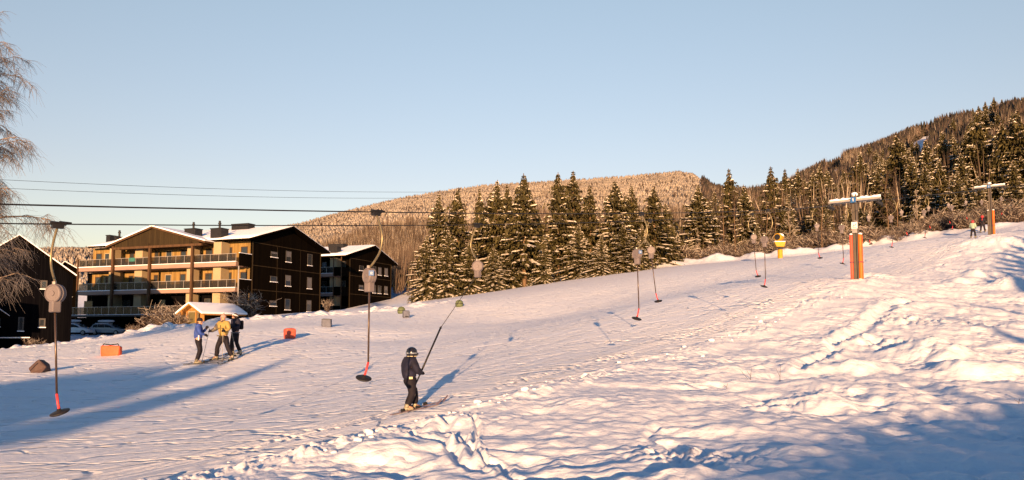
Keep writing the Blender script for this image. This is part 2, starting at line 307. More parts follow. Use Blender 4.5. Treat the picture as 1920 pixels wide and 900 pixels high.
M['fascia'] = mat('pink_fascia', (.25, .17, .14), .7, var=.12, scale=2, stretch=(.3, .3, 3))
M['glass'] = mat('window_glass', (.02, .025, .03), .08, var=.2, spec=.8)
M['rail_glass'] = mat('smoked_glass', (.10, .09, .075), .12, var=.1, spec=.6)
M['white_frame'] = mat('white_frame', (.06, .056, .053), .6, var=.06)
M['steel'] = mat('galvanised_steel', (.36, .34, .31), .45, .5, var=.15, scale=6)
M['dark_metal'] = mat('dark_metal', (.02, .02, .022), .5, .4, var=.2)
M['black_rubber'] = mat('black_rubber', (.012, .012, .014), .6, var=.2)
M['box_grey'] = mat('box_plastic', (.13, .115, .12), .55, var=.08, scale=8)
M['arm'] = mat('olive_steel', (.20, .17, .10), .35, .6, var=.3, scale=6)
M['tube'] = mat('tow_tube', (.06, .04, .03), .3, .3, var=.4, scale=5, stretch=(1, 1, .3), coat=.3)
M['red_tube'] = mat('red_grip', (.62, .045, .05), .45, var=.1)
M['concrete_tower'] = mat('painted_tower', (.085, .073, .06), .7, var=.15, scale=4)
M['orange_pad'] = mat('orange_pad', (.62, .115, .012), .6, var=.12, scale=3)
M['red_pad'] = mat('faded_red_pad', (.46, .075, .045), .7, var=.25, scale=6, stretch=(1, 1, .5))
M['purple'] = mat('dark_purple', (.05, .03, .06), .7)
M['blue_sign'] = mat('blue_sign', (.02, .10, .28), .5, var=.05)
M['white'] = mat('white_paint', (.6, .6, .62), .5, var=.04)
M['yellow'] = mat('yellow_paint', (.40, .22, .01), .45, var=.08)
M['orange_bag'] = mat('orange_bag', (.60, .085, .03), .6, var=.12, scale=4, bump=.03)
M['red_bag'] = mat('red_bag', (.42, .075, .045), .6, var=.15, scale=5, bump=.03)
M['brown_bag'] = mat('brown_bag', (.06, .038, .035), .7, var=.2, scale=5, bump=.03)
M['grey_bag'] = mat('grey_blue_bag', (.085, .095, .13), .7, var=.2, scale=5, bump=.02)
M['green_ball'] = mat('green_cover', (.085, .11, .055), .7, var=.2, scale=6)
M['skin'] = mat('skin', (.42, .23, .15), .6, var=.05)
M['black_cloth'] = mat('black_cloth', (.009, .008, .013), .75, var=.4, scale=9, bump=.01, spec=.2)
M['navy_cloth'] = mat('navy_cloth', (.012, .013, .028), .75, var=.4, scale=9, bump=.01, spec=.2)
M['blue_cloth'] = mat('blue_cloth', (.022, .055, .25), .7, var=.25, scale=7, bump=.01)
M['yellow_cloth'] = mat('yellow_cloth', (.28, .20, .06), .7, var=.15, scale=7, bump=.01)
M['grey_cloth'] = mat('grey_cloth', (.08, .075, .07), .8, var=.2, scale=7)
M['mint_cloth'] = mat('mint_cloth', (.24, .33, .26), .7, var=.1)
M['red_helmet'] = mat('red_helmet', (.45, .02, .03), .35, var=.08, coat=.3)
M['black_gloss'] = mat('black_gloss', (.012, .013, .018), .2, var=.2, coat=.6)
M['goggle'] = mat('goggle_band', (.28, .33, .40), .25, var=.5, scale=25, dark=(.05, .07, .10))
M['beanie'] = mat('beanie', (.34, .22, .19), .9, var=.15, scale=30)
M['hair'] = mat('brown_hair', (.05, .028, .015), .7, var=.3, scale=20, stretch=(1, 1, .2))
M['reflect'] = mat('pale_patch', (.6, .55, .35), .4, var=.05)
M['boot'] = mat('ski_boot', (.35, .32, .22), .4, var=.5, scale=14, dark=(.03, .03, .03), coat=.3)
M['ski'] = mat('ski_top', (.22, .15, .16), .35, var=.6, scale=8, dark=(.02, .02, .03), coat=.3)
M['car_silver'] = mat('car_silver', (.62, .64, .66), .3, .1, var=.03, coat=.8)
M['car_grey'] = mat('car_grey', (.22, .22, .24), .3, .2, var=.03, coat=.8)
M['tyre'] = M['black_rubber']
M['rock'] = mat('rock', (.11, .085, .05), .95, var=.35, scale=2, bump=.05)
M['shed_wood'] = planks('shed_wood', (.36, .19, .055), (.22, .11, .03), .14, gap=.3)
M['door_olive'] = mat('olive_door', (.10, .085, .035), .7, var=.1)
M['lamp_red'] = mat('tail_lamp', (.25, .01, .01), .3)

# ------------------------------------------------------------------ object helpers
def tag(o, label=None, cat=None, group=None, kind=None):
    if label: o['label'] = label
    if cat: o['category'] = cat
    if group: o['group'] = group
    if kind: o['kind'] = kind
    return o
def empty(name, loc=(0, 0, 0), rz=0.0, label=None, cat=None, group=None):
    o = bpy.data.objects.new(name, None); col.objects.link(o); o.empty_display_size = .2
    o.location = loc; o.rotation_euler = (0, 0, rz); return tag(o, label, cat, group)
def children(o): return [c for c in bpy.data.objects if c.parent == o]
def copy_tree(o, parent=None):
    c = o.copy(); col.objects.link(c)
    if parent is not None: c.parent = parent
    for ch in list(o.children): copy_tree(ch, c)
    return c
class MB:
    def __init__(s): s.v = []; s.f = []; s.mi = []; s.m = 0
    def add(s, vs, fs):
        k = len(s.v); s.v.extend(tuple(x) for x in vs)
        for f in fs: s.f.append(tuple(i + k for i in f)); s.mi.append(s.m)
        return s
    def box(s, x0, x1, y0, y1, z0, z1):
        return s.add([(x0,y0,z0),(x1,y0,z0),(x1,y1,z0),(x0,y1,z0),(x0,y0,z1),(x1,y0,z1),(x1,y1,z1),(x0,y1,z1)],
                     [(0,3,2,1),(4,5,6,7),(0,1,5,4),(1,2,6,5),(2,3,7,6),(3,0,4,7)])
    def poly_prism(s, pts, off):       # pts: planar loop of 3D points, off: extrusion vector
        n = len(pts); o = Vector(off); a = [Vector(p) for p in pts]; b = [p + o for p in a]
        return s.add(a + b, [tuple(range(n))[::-1], tuple(range(n, 2 * n))] + [(i, (i + 1) % n, (i + 1) % n + n, i + n) for i in range(n)])
    def tube(s, pts, rad, n=8, cap=True):
        pts = [Vector(p) for p in pts]; rads = rad if isinstance(rad, (list, tuple)) else [rad] * len(pts)
        vs = []; prev = None
        for i, p in enumerate(pts):
            t = (pts[min(i + 1, len(pts) - 1)] - pts[max(i - 1, 0)]).normalized()
            if prev is None: a = t.cross(Vector((0, 0, 1))) if abs(t.z) < .9 else t.cross(Vector((1, 0, 0)))
            else: a = prev - t * prev.dot(t)
            a.normalize(); prev = a; b = t.cross(a)
            for k in range(n):
                q = 2 * math.pi * k / n; vs.append(p + (a * math.cos(q) + b * math.sin(q)) * rads[i])
        fs = [(i * n + k, i * n + (k + 1) % n, (i + 1) * n + (k + 1) % n, (i + 1) * n + k) for i in range(len(pts) - 1) for k in range(n)]
        if cap: fs += [tuple(range(n))[::-1], tuple(range((len(pts) - 1) * n, len(pts) * n))]
        return s.add(vs, fs)
    def lathe(s, prof, c=(0, 0, 0), axis='Z', n=20, sc=(1, 1, 1), rot=None):
        vs = []
        for (r, h) in prof:
            for k in range(n):
                q = 2 * math.pi * k / n; x, y, z = r * math.cos(q), r * math.sin(q), h
                p = (x, y, z) if axis == 'Z' else ((z, x, y) if axis == 'X' else (x, z, -y))
                p = Vector((p[0] * sc[0], p[1] * sc[1], p[2] * sc[2]))
                if rot: p = rot @ p
                vs.append(p + Vector(c))
        m = len(prof)
        fs = [(i * n + k, i * n + (k + 1) % n, (i + 1) * n + (k + 1) % n, (i + 1) * n + k) for i in range(m - 1) for k in range(n)]
        fs += [tuple(range(n))[::-1], tuple(range((m - 1) * n, m * n))]
        return s.add(vs, fs)
    def ball(s, c, r, n=14, m=9, sc=(1, 1, 1), rot=None):
        return s.lathe([(max(r * math.sin(math.pi * i / m), r * .01), -r * math.cos(math.pi * i / m)) for i in range(m + 1)], c, 'Z', n, sc, rot)
    def build(s, name, mats, parent=None, smooth=False, bevel=0):
        me = bpy.data.meshes.new(name); me.from_pydata(s.v, [], s.f)
        for m_ in (mats if isinstance(mats, (list, tuple)) else [mats]): me.materials.append(m_)
        if any(s.mi): me.polygons.foreach_set('material_index', s.mi)
        if smooth: me.polygons.foreach_set('use_smooth', [True] * len(s.f))
        me.update(); o = bpy.data.objects.new(name, me); col.objects.link(o)
        if parent is not None: o.parent = parent
        if bevel:
            b = o.modifiers.new('bevel', 'BEVEL'); b.width = bevel; b.segments = 2; b.limit_method = 'ANGLE'; b.angle_limit = R(40)
        return o
def np_mesh(name, V, Fq, mats, mi=None, parent=None, smooth=False, attr=None):
    V = np.asarray(V, np.float32); Fq = np.asarray(Fq, np.int32); k = Fq.shape[1]
    me = bpy.data.meshes.new(name); me.vertices.add(len(V)); me.vertices.foreach_set('co', V.ravel())
    me.loops.add(Fq.size); me.loops.foreach_set('vertex_index', Fq.ravel()); me.polygons.add(len(Fq))
    me.polygons.foreach_set('loop_start', np.arange(0, Fq.size, k, dtype=np.int32)); me.polygons.foreach_set('loop_total', np.full(len(Fq), k, np.int32))
    for m_ in (mats if isinstance(mats, (list, tuple)) else [mats]): me.materials.append(m_)
    if mi is not None: me.polygons.foreach_set('material_index', np.asarray(mi, np.int32))
    if smooth: me.polygons.foreach_set('use_smooth', np.ones(len(Fq), bool))
    if attr:
        for an, av in attr.items():
            a = me.attributes.new(an, 'FLOAT', 'POINT'); a.data.foreach_set('value', np.asarray(av, np.float32))
    me.update(calc_edges=True); o = bpy.data.objects.new(name, me); col.objects.link(o)
    if parent is not None: o.parent = parent
    return o

# ------------------------------------------------------------------ the ground, out to the hills
def build_ground():
    fr = np.linspace(R(-40), R(40), 961); sd = np.linspace(R(40), R(320), 141)[1:-1]
    az = np.concatenate([fr, sd]); na = len(az)
    rr = [1.2]
    while rr[-1] < 130: rr.append(rr[-1] * 1.0062)
    while rr[-1] < 2600: rr.append(rr[-1] * 1.03)
    rr = np.array(rr); nr = len(rr)
    Rg, Ag = np.meshgrid(rr, az, indexing='ij'); X = Rg * np.sin(Ag); Y = Rg * np.cos(Ag); Z = height(X, Y)
    s, v = lift_uv(X, Y); trk = np.exp(-((v + .35) / .85) ** 2) * (1 - sstep(60, 75, Y)); pist = (1 - sstep(.45, 1.35, v + .5 * noise(s * .8, v * 1.5) + .25 * noise(s * 3, v * 3))) * (1 - sstep(62, 78, Y))
    c0 = h1(0, 0)
    V = np.stack([X.ravel(), Y.ravel(), Z.ravel()], 1); V = np.concatenate([V, [[0, 0, c0]]])
    i = np.arange(nr - 1)[:, None] * na; k = np.arange(na)[None, :]; k2 = (k + 1) % na
    Fq = np.stack([i + k, i + na + k, i + na + k2, i + k2], -1).reshape(-1, 4)
    o = np_mesh('snowy_ground', V, Fq, M['snow_ground'], smooth=True, attr={'piste': np.concatenate([pist.ravel(), [0]]), 'track': np.concatenate([trk.ravel(), [0]])})
    # flip so that normals point up
    if o.data.polygons[0].normal.z < 0: o.data.flip_normals()
    return tag(o, 'snow covered ski slope rising to the right and wooded hills behind', 'ski slope', kind='structure')
ground = build_ground()

# ------------------------------------------------------------------ vegetation
def spruce_meshes(seed, h=12.0, rmax=2.3, bare=.08, snow=.6, dens=1.0, thin=0.0):
    rs = np.random.RandomState(seed); V = []; Fq = []; mi = []; nv = 0
    def addq(q, m):
        nonlocal nv
        V.append(q); Fq.append([nv, nv + 1, nv + 2, nv + 3]); mi.append(m); nv += 4
    z = bare * h; lop = rs.rand() * 6.28
    while z < h * .985:
        t = z / h
        Rr = rmax * 1.25 * ((1 - t) ** .98) * (.66 + .5 * rs.rand()) * min(1.0, .22 + (1 - t) * 4) + .04
        if rs.rand() < .10: Rr *= .72
        nb = max(4, int((7 + rs.randint(0, 4)) * dens * (1 if t < .85 else .7)))
        a0 = rs.rand() * 6.28
        for b in range(nb):
            a = a0 + b * 6.283 / nb + rs.randn() * .22
            L = Rr * (.55 + .62 * rs.rand()) * (1 + .2 * math.cos(a - lop + 3 * t))
            if t < .4 and rs.rand() < thin: continue
            up = .30 * (t - .42) * 2.2 + rs.randn() * .06; droop = .34 * (1 - t) + .10
            kt = min(1.0, .2 + (1 - t) * 4); ns = max(2, int(L / .34)); dx, dy = math.cos(a), math.sin(a)
            pts = []
            for i in range(ns + 1):
                q = i / ns; pts.append((dx * L * q, dy * L * q, z + L * (up * q - droop * q * q + (.12 * q ** 4))))
            W = (.06 + .30 * min(L, 2.2) / 2) * (.8 + .5 * rs.rand()) * min(1, .25 + (1 - t) * 4)
            px_, py_ = -dy, dx; has = rs.rand() < snow
            for i in range(ns):
                q0, q1 = i / ns, (i + 1) / ns
                w0 = W * (.35 + 1.2 * q0) * (1 - .55 * q0 ** 3); w1 = W * (.35 + 1.2 * q1) * (1 - .95 * q1 ** 3)
                for sd in (-1, 1):
                    j0 = 1 + .5 * rs.randn(); j1 = 1 + .5 * rs.randn(); dr = .12 + .22 * rs.rand(); fw = (.10 + .15 * rs.rand()) * kt
                    p0 = pts[i]; p1 = pts[i + 1]
                    addq([p0, p1, (p1[0] + px_ * sd * w1 * j1 + dx * fw, p1[1] + py_ * sd * w1 * j1 + dy * fw, p1[2] - dr * w1 * 2 * abs(j1)),
                          (p0[0] + px_ * sd * w0 * j0 + dx * fw, p0[1] + py_ * sd * w0 * j0 + dy * fw, p0[2] - dr * w0 * 2 * abs(j0))], 0)
                # hanging twigs
                for _ in range(3):
                    p0 = pts[i + 1]; o = rs.randn(2) * W * .55; hl = (.16 + .3 * rs.rand()) * kt; ww = (.05 + .07 * rs.rand()) * (.5 + .5 * kt); an = rs.rand() * 6.28
                    cx, cy = p0[0] + o[0], p0[1] + o[1]; ex, ey = math.cos(an) * ww, math.sin(an) * ww
                    addq([(cx - ex, cy - ey, p0[2] + .03), (cx + ex, cy + ey, p0[2] + .03), (cx + ex * .3 + dx * .12, cy + ey * .3 + dy * .12, p0[2] - hl), (cx - ex * .3 + dx * .12, cy - ey * .3 + dy * .12, p0[2] - hl)], 0)
                if has and q1 > .25 and rs.rand() < .8:
                    p0 = pts[i]; p1 = pts[i + 1]; s0 = w0 * (.45 + .45 * rs.rand()); s1 = w1 * (.35 + .5 * rs.rand()); th = .05 + .07 * rs.rand()
                    tt = (p0[0] * .0, 0)
                    A = (p0[0] - px_ * s0, p0[1] - py_ * s0, p0[2] - .04); B = (p1[0] - px_ * s1, p1[1] - py_ * s1, p1[2] - .05)
                    C_ = (p1[0] + dx * .02, p1[1] + dy * .02, p1[2] + th); D = (p0[0], p0[1], p0[2] + th)
                    E = (p1[0] + px_ * s1, p1[1] + py_ * s1, p1[2] - .05); G = (p0[0] + px_ * s0, p0[1] + py_ * s0, p0[2] - .04)
                    addq([A, B, C_, D], 1); addq([D, C_, E, G], 1)
                    if i == ns - 1:
                        tip = (p1[0] + dx * .14, p1[1] + dy * .14, p1[2] - .10); addq([B, tip, tip, C_], 1); addq([C_, tip, tip, E], 1)
        z += (.24 + .16 * rs.rand()) * (1.05 - .45 * t) / (.6 + .4 * dens) * (h / 12) ** .5
    return np.array(V).reshape(-1, 3), np.array(Fq), np.array(mi)
def trunk_mb(h, r, seed, top=1.0):
    rs = random.Random(seed); m = MB(); pts = [(rs.uniform(-.04, .04) * (i > 0), rs.uniform(-.04, .04) * (i > 0), h * top * i / 8 - (.4 if i == 0 else 0)) for i in range(9)]
    m.tube(pts, [r * (1 - .84 * i / 8) for i in range(9)], 7); return m
SPR = []
def make_spruce_proto(seed, **k):
    e = empty('spruce', (0, 0, -100)); h = k.get('h', 12.0)
    V, Fq, mi = spruce_meshes(seed, **k)
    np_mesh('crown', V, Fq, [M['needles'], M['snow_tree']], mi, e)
    trunk_mb(h, .17, seed).build('trunk', M['bark'], e, True)
    SPR.append([e, h, False]); return e
for sd, kk in [(1, dict(rmax=2.5, bare=.04, snow=.75)), (2, dict(rmax=2.2, bare=.22, snow=.5, thin=.35)), (3, dict(rmax=2.7, bare=.03, snow=.9)), (4, dict(rmax=2.0, bare=.07, snow=.35, dens=.85, thin=.2)), (5, dict(rmax=2.35, bare=.10, snow=.55))]:
    make_spruce_proto(sd, h=12.0, **kk)
_rt = random.Random(11)
def place_spruce(kind, loc, ztop, label, group='spruces along the far edge of the slope', wide=1.0):
    rec = SPR[kind]; e = rec[0]
    if rec[2]: e = copy_tree(e)
    rec[2] = True
    sc = (ztop - loc[2]) / rec[1]; w = wide * sc ** .6 * 1.38
    e.location = loc; e.scale = (w, w, sc); e.rotation_euler = (0, 0, _rt.uniform(0, 6.28)); tag(e, label, 'spruce', group); return e
# px of the stem, top row, base row, depth, kind, width factor, label
SPRUCES = [
 (800,440,563,84,2,.9,'short broad snowy spruce leftmost at the corner of the dark wood'),
 (822,361,562,86,0,.85,'first tall spruce from the left with a thin pointed top'),
 (858,351,560,89,3,1.05,'second tall spruce from the left, behind the curved towing hanger'),
 (898,352,556,96,3,.7,'thin sparse spruce showing between two thick ones above the green cover'),
 (880,450,560,84,0,.9,'low snowy spruce in front, right above the lone green cover'),
 (932,337,553,90,4,1.05,'full spruce with two tops left of the tallest one'),
 (951,345,551,94,3,.9,'dark spruce close behind the tallest one'),
 (983,325,549,86,1,1.15,'tallest spruce of the left clump with a bare brown trunk showing'),
 (925,460,556,84,2,.85,'low spruce under thick snow at the left clump foot'),
 (1047,323,532,88,1,1.0,'spruce with a tufted flat top and tall bare trunk'),
 (1076,320,529,92,3,1.1,'needle topped spruce right beside the tufted one'),
 (1020,440,540,84,4,.7,'low spruce between the two bare trunks'),
 (1107,346,524,90,3,.95,'slim dark spruce right of the needle topped one'),
 (1155,337,517,87,0,1.2,'broad snowy spruce with a split top in the middle of the treeline'),
 (1186,346,515,90,4,.95,'second top close against the broad snowy middle spruce'),
 (1128,440,521,84,2,.8,'low snow laden spruce left of the broad middle one'),
 (1228,348,508,90,3,1.15,'dark rounded spruce behind the pair of hanging tow bars'),
 (1205,420,510,85,0,.8,'lower spruce below the dark rounded one'),
 (840,430,562,84,0,1.0,'full low spruce between the first two tall ones'), (960,430,553,87,0,1.0,'full low spruce just left of the tallest one'), (1010,400,545,89,4,1.0,'dense spruce filling the gap right of the tallest one'),
 (1085,420,530,86,2,1.0,'full low spruce under the needle topped one'), (1170,420,518,85,2,1.1,'snowy low spruce in front of the broad middle one'), (1250,380,505,94,4,1.0,'dense dark spruce right of the dark rounded one'),
 (1340,390,492,99,0,1.0,'snowy spruce left of the star topped one'), (1480,370,476,102,0,1.0,'snowy spruce right of the yellow snow gun'),
 (1262,420,500,92,2,.9,'snowy spruce standing low right of the hanging pair'),
 (1312,345,492,98,2,1.0,'snowy spruce standing alone below the end of the pale hill'),
 (1370,316,486,100,3,1.0,'spruce with a dark star shaped top against the sky, snowy below'),
 (1397,346,484,98,0,1.0,'snowy spruce leaning close to the star topped one'),
 (1449,312,478,102,3,1.05,'spruce with stacked dark tiers above the yellow snow gun'),
 (1420,420,482,95,0,.7,'small snowy spruce behind the snow gun'),
 (1528,320,465,110,0,.95,'spruce left of the first lift tower, rising above the snowy strip'),
 (1550,390,462,92,2,.55,'small spruce caked in snow just left of the first lift tower'),
 (1618,283,452,112,4,1.05,'dark spruce directly above the first lift tower'),
 (1583,330,455,112,3,.9,'narrow spruce over the left arm of the first lift tower'),
 (1652,300,452,108,0,.9,'snowy spruce just right of the first lift tower top'),
 (1688,250,450,108,3,1.15,'tall dark pine like spruce between the two lift towers'),
 (1712,290,450,100,0,1.0,'snow striped spruce right of the tall dark one'),
 (1742,262,448,100,2,1.0,'widely branched snowy spruce halfway between the towers'),
 (1775,245,446,106,4,1.1,'dense brown green spruce behind the striped ones'),
 (1800,320,446,88,2,.8,'bright snowy spruce standing lower in front'),
 (1843,208,440,98,4,1.2,'giant spruce whose top stands over the mountain ridge'),
 (1870,255,438,104,3,1.0,'dark spruce behind the second lift tower'),
 (1838,330,436,86,2,.7,'small snowy spruce left of the second lift tower'),
 (1886,230,436,96,0,1.1,'snow laden spruce right of the second lift tower'),
 (1918,206,430,94,3,1.2,'dark spruce cut by the right edge of the picture'),
 (1905,300,430,86,0,.9,'snowy spruce low at the right edge behind the two far people'),
 (1960,200,425,94,4,1.2,'spruce outside the right edge'),
]
for (px, ty, by, d, k, w, lab) in SPRUCES:
    r = ray(px, by); x = r[0] * d; z = h1(x, d, False)
    place_spruce(k, (x, d, z - .1), P(px, ty, d).z, lab, wide=w)
# brownish backdrop trees and spruces higher up the slope behind the treeline
_n = 0
def sky_row(px): return float(np.interp(px, SKX, SKY))

# --- bare trees
def bare_tree(seed, h, n1, n2, n3, spread, tw, droop=0.0, r0=.12, upr=.9, base=.15, ex=.7):
    rs = random.Random(seed); T = MB(); B = MB(); Wm = MB()
    T.tube([(0, 0, -.3), (rs.uniform(-.1, .1), rs.uniform(-.1, .1), h * .33), (rs.uniform(-.2, .2), rs.uniform(-.2, .2), h * .66), (rs.uniform(-.2, .2), rs.uniform(-.2, .2), h)], [r0, r0 * .75, r0 * .45, r0 * .08], 7)
    for i in range(n1):
        t = base + (1 - base) * (i + rs.random()) / n1; z = h * t; a = rs.uniform(0, 6.28); L = spread * (1.05 - t) ** ex * rs.uniform(.6, 1.15)
        up = upr * rs.uniform(.6, 1.3); p0 = Vector((0, 0, z)); d = Vector((math.cos(a), math.sin(a), up)).normalized(); pts = [p0]
        for s in range(4):
            d = (d + Vector((rs.uniform(-.22, .22), rs.uniform(-.22, .22), rs.uniform(-.15, .15) - droop * s * .13))).normalized(); pts.append(pts[-1] + d * L / 4)
        r = r0 * .38 * (1.1 - t) + .01; B.tube(pts, [r * (1 - .8 * q / 4) for q in range(5)], 4, False)
        for j in range(n2):
            q = rs.uniform(.25, 1) * 4; k = min(3, int(q)); bp = pts[k].lerp(pts[k + 1], q - k)
            d2 = (d * .6 + Vector((rs.uniform(-1, 1), rs.uniform(-1, 1), rs.uniform(-.3, .9) - droop))).normalized(); L2 = L * rs.uniform(.18, .42); p2 = [bp]
            for s in range(3):
                d2 = (d2 + Vector((rs.uniform(-.2, .2), rs.uniform(-.2, .2), -droop * .35 + rs.uniform(-.1, .1)))).normalized(); p2.append(p2[-1] + d2 * L2 / 3)
            B.tube(p2, [tw * 1.6, tw * 1.3, tw, tw * .7], 3, False)
            for c in range(n3):
                q2 = rs.uniform(.2, 1) * 3; k2 = min(2, int(q2)); cp = p2[k2].lerp(p2[k2 + 1], q2 - k2); d3 = (d2 * .5 + Vector((rs.uniform(-1, 1), rs.uniform(-1, 1), rs.uniform(-.4, .7) - droop * 1.2))).normalized()
                L3 = L2 * rs.uniform(.3, .9) * (1 + droop); m1 = cp + d3 * L3 * .5; d3 = (d3 + Vector((0, 0, -droop * 1.2))).normalized(); m2 = m1 + d3 * L3 * .5
                Wm.tube([cp, m1, m2], [tw * .8, tw * .6, tw * .35], 3, False)
    return T, B, Wm
BT = []
for sd, (hh, sp) in enumerate([(8, 2.4), (7, 2.0), (9, 2.6)]):
    T, B, Wm = bare_tree(40 + sd, hh, 16, 5, 5, sp, .014, 0, .07, 1.5, .18)
    e = empty('bare_tree', (0, 0, -100)); T.build('trunk', M['bark'], e, True); B.m = 0
    B.v, B.f = list(B.v), list(B.f); k = len(B.v); B.f += [tuple(i + k for i in f) for f in Wm.f]; B.mi += [0] * len(Wm.f); B.v += Wm.v
    B.build('crown', M['twig_frost'] if sd == 1 else M['twig'], e); BT.append([e, hh, False])
def place_bare(k, loc, h, label, group='bare saplings in front of the wood'):
    rec = BT[k]; e = rec[0]
    if rec[2]: e = copy_tree(e)
    rec[2] = True; s = h / rec[1]; e.location = loc; e.scale = (s, s, s); e.rotation_euler = (0, 0, _rt.uniform(0, 6.28)); tag(e, label, 'tree', group); return e
rb = random.Random(5)
for i in range(64):
    px = rb.uniform(1235, 1925); d = rb.uniform(86, 108) if i < 40 else rb.uniform(100, 125); x = ray(px, 480)[0] * d
    hh = rb.uniform(4, 9) * (1.0 if d < 108 else 1.2)
    place_bare(rb.randrange(3), (x, d, h1(x, d, False) - .1), hh, 'thin leafless brown sapling in the thicket between the spruces and the slope')
# --- shrubs
def shrub(seed, n, h, sp, tw):
    rs = random.Random(seed); m = MB()
    for i in range(n):
        a = rs.uniform(0, 6.28); ln = h * rs.uniform(.55, 1.1); out = rs.uniform(.15, 1) * sp; b = Vector((rs.uniform(-.25, .25) * sp, rs.uniform(-.25, .25) * sp, -.1))
        p1 = b + Vector((math.cos(a) * out * .45, math.sin(a) * out * .45, ln * .6)); p2 = b + Vector((math.cos(a) * out, math.sin(a) * out, ln * rs.uniform(.8, 1.0)))
        m.tube([b, p1, p2], [tw * 1.5, tw, tw * .5], 3, False)
        for j in range(7):
            q = rs.random(); bp = p1.lerp(p2, q) if q > .3 else b.lerp(p1, .4 + q * 2); d = Vector((rs.uniform(-1, 1), rs.uniform(-1, 1), rs.uniform(-.1, 1.1))).normalized() * h * rs.uniform(.15, .38)
            m.m = rs.random() < .45; m.tube([bp, bp + d * .5 + Vector((0, 0, .02)), bp + d], [tw, tw * .7, tw * .4], 3, False); m.m = 0
    return m
SH = []
for sd, (n, h, sp) in enumerate([(46, 2.3, 1.7), (34, 1.7, 1.2), (60, 2.8, 2.2)]):
    o = shrub(70 + sd, n, h, sp, .02).build('shrub', [M['twig'], M['twig_frost']]); o.location = (0, 0, -100); SH.append([o, h, False])
def place_shrub(k, loc, h, label, group=None, w=1.0):
    rec = SH[k]; o = rec[0]
    if rec[2]: o = o.copy(); col.objects.link(o)
    rec[2] = True; s = h / rec[1]; o.location = loc; o.scale = (s * w, s * w, s); o.rotation_euler = (0, 0, _rt.uniform(0, 6.28)); return tag(o, label, 'shrub', group)
for i in range(78):
    px = 1235 + 690 * (i + rb.random()) / 58 if i < 58 else rb.uniform(1240, 1500); d = float(np.interp(px, [1235, 1460, 1700, 1925], [91, 89, 84, 79])) + rb.uniform(0, 6); x = ray(px, 480)[0] * d
    place_shrub(rb.randrange(3), (x, d, h1(x, d, False)), rb.uniform(1.0, 2.9), 'frosted leafless shrub in the low thicket along the far edge of the slope', 'shrubs along the far edge of the slope', 1.1)
for (px, by, d, h, w, lab) in [(462,592,74,3.0,1.15,'large frosted bush between the small shed and the dark gable wall'), (315,606,72,2.8,1.1,'reddish brown bush left of the small shed'),
                               (292,612,76,2.2,1.1,'lower brown bush beside the parking, left of the reddish one'), (372,604,70,1.7,.9,'brown bush at the corner of the small shed'), (344,606,69,1.5,.9,'thin twiggy bush in front of the shed door'),
                               (250,626,66,1.0,.9,'low dead brush poking out of the snow bank by the parked cars'), (62,655,62,1.0,1.2,'low dark brush on the snow bank in front of the black house'), (612,588,84,1.6,.7,'thin weedy bush between the two apartment houses')]:
    x = ray(px, by)[0] * d; place_shrub(2 if h > 2 else 1, (x, d, h1(x, d, False)), h, lab, None, w)
# --- big weeping birch at the left edge
Tb, Bb, Wb = bare_tree(91, 16.0, 66, 16, 14, 3.8, .0095, .5, .26, .75, .14, .25)
bl = P(-90, 690, 36)
birch = empty('birch', (bl.x, bl.y, h1(bl.x, bl.y, False)), 0.6, 'big leafless weeping birch hanging in from the left edge of the picture', 'birch')
M['birch_bark'] = mat('birch_bark', (.34, .27, .20), .8, var=.3, scale=3, dark=(.10, .07, .05))
M['birch_twig'] = mat('birch_twig', (.13, .122, .125), .9, var=.3, scale=1)
Tb.build('trunk', M['birch_bark'], birch, True); Bb.build('limbs', M['birch_bark'], birch, True); Wb.build('twigs', M['birch_twig'], birch)

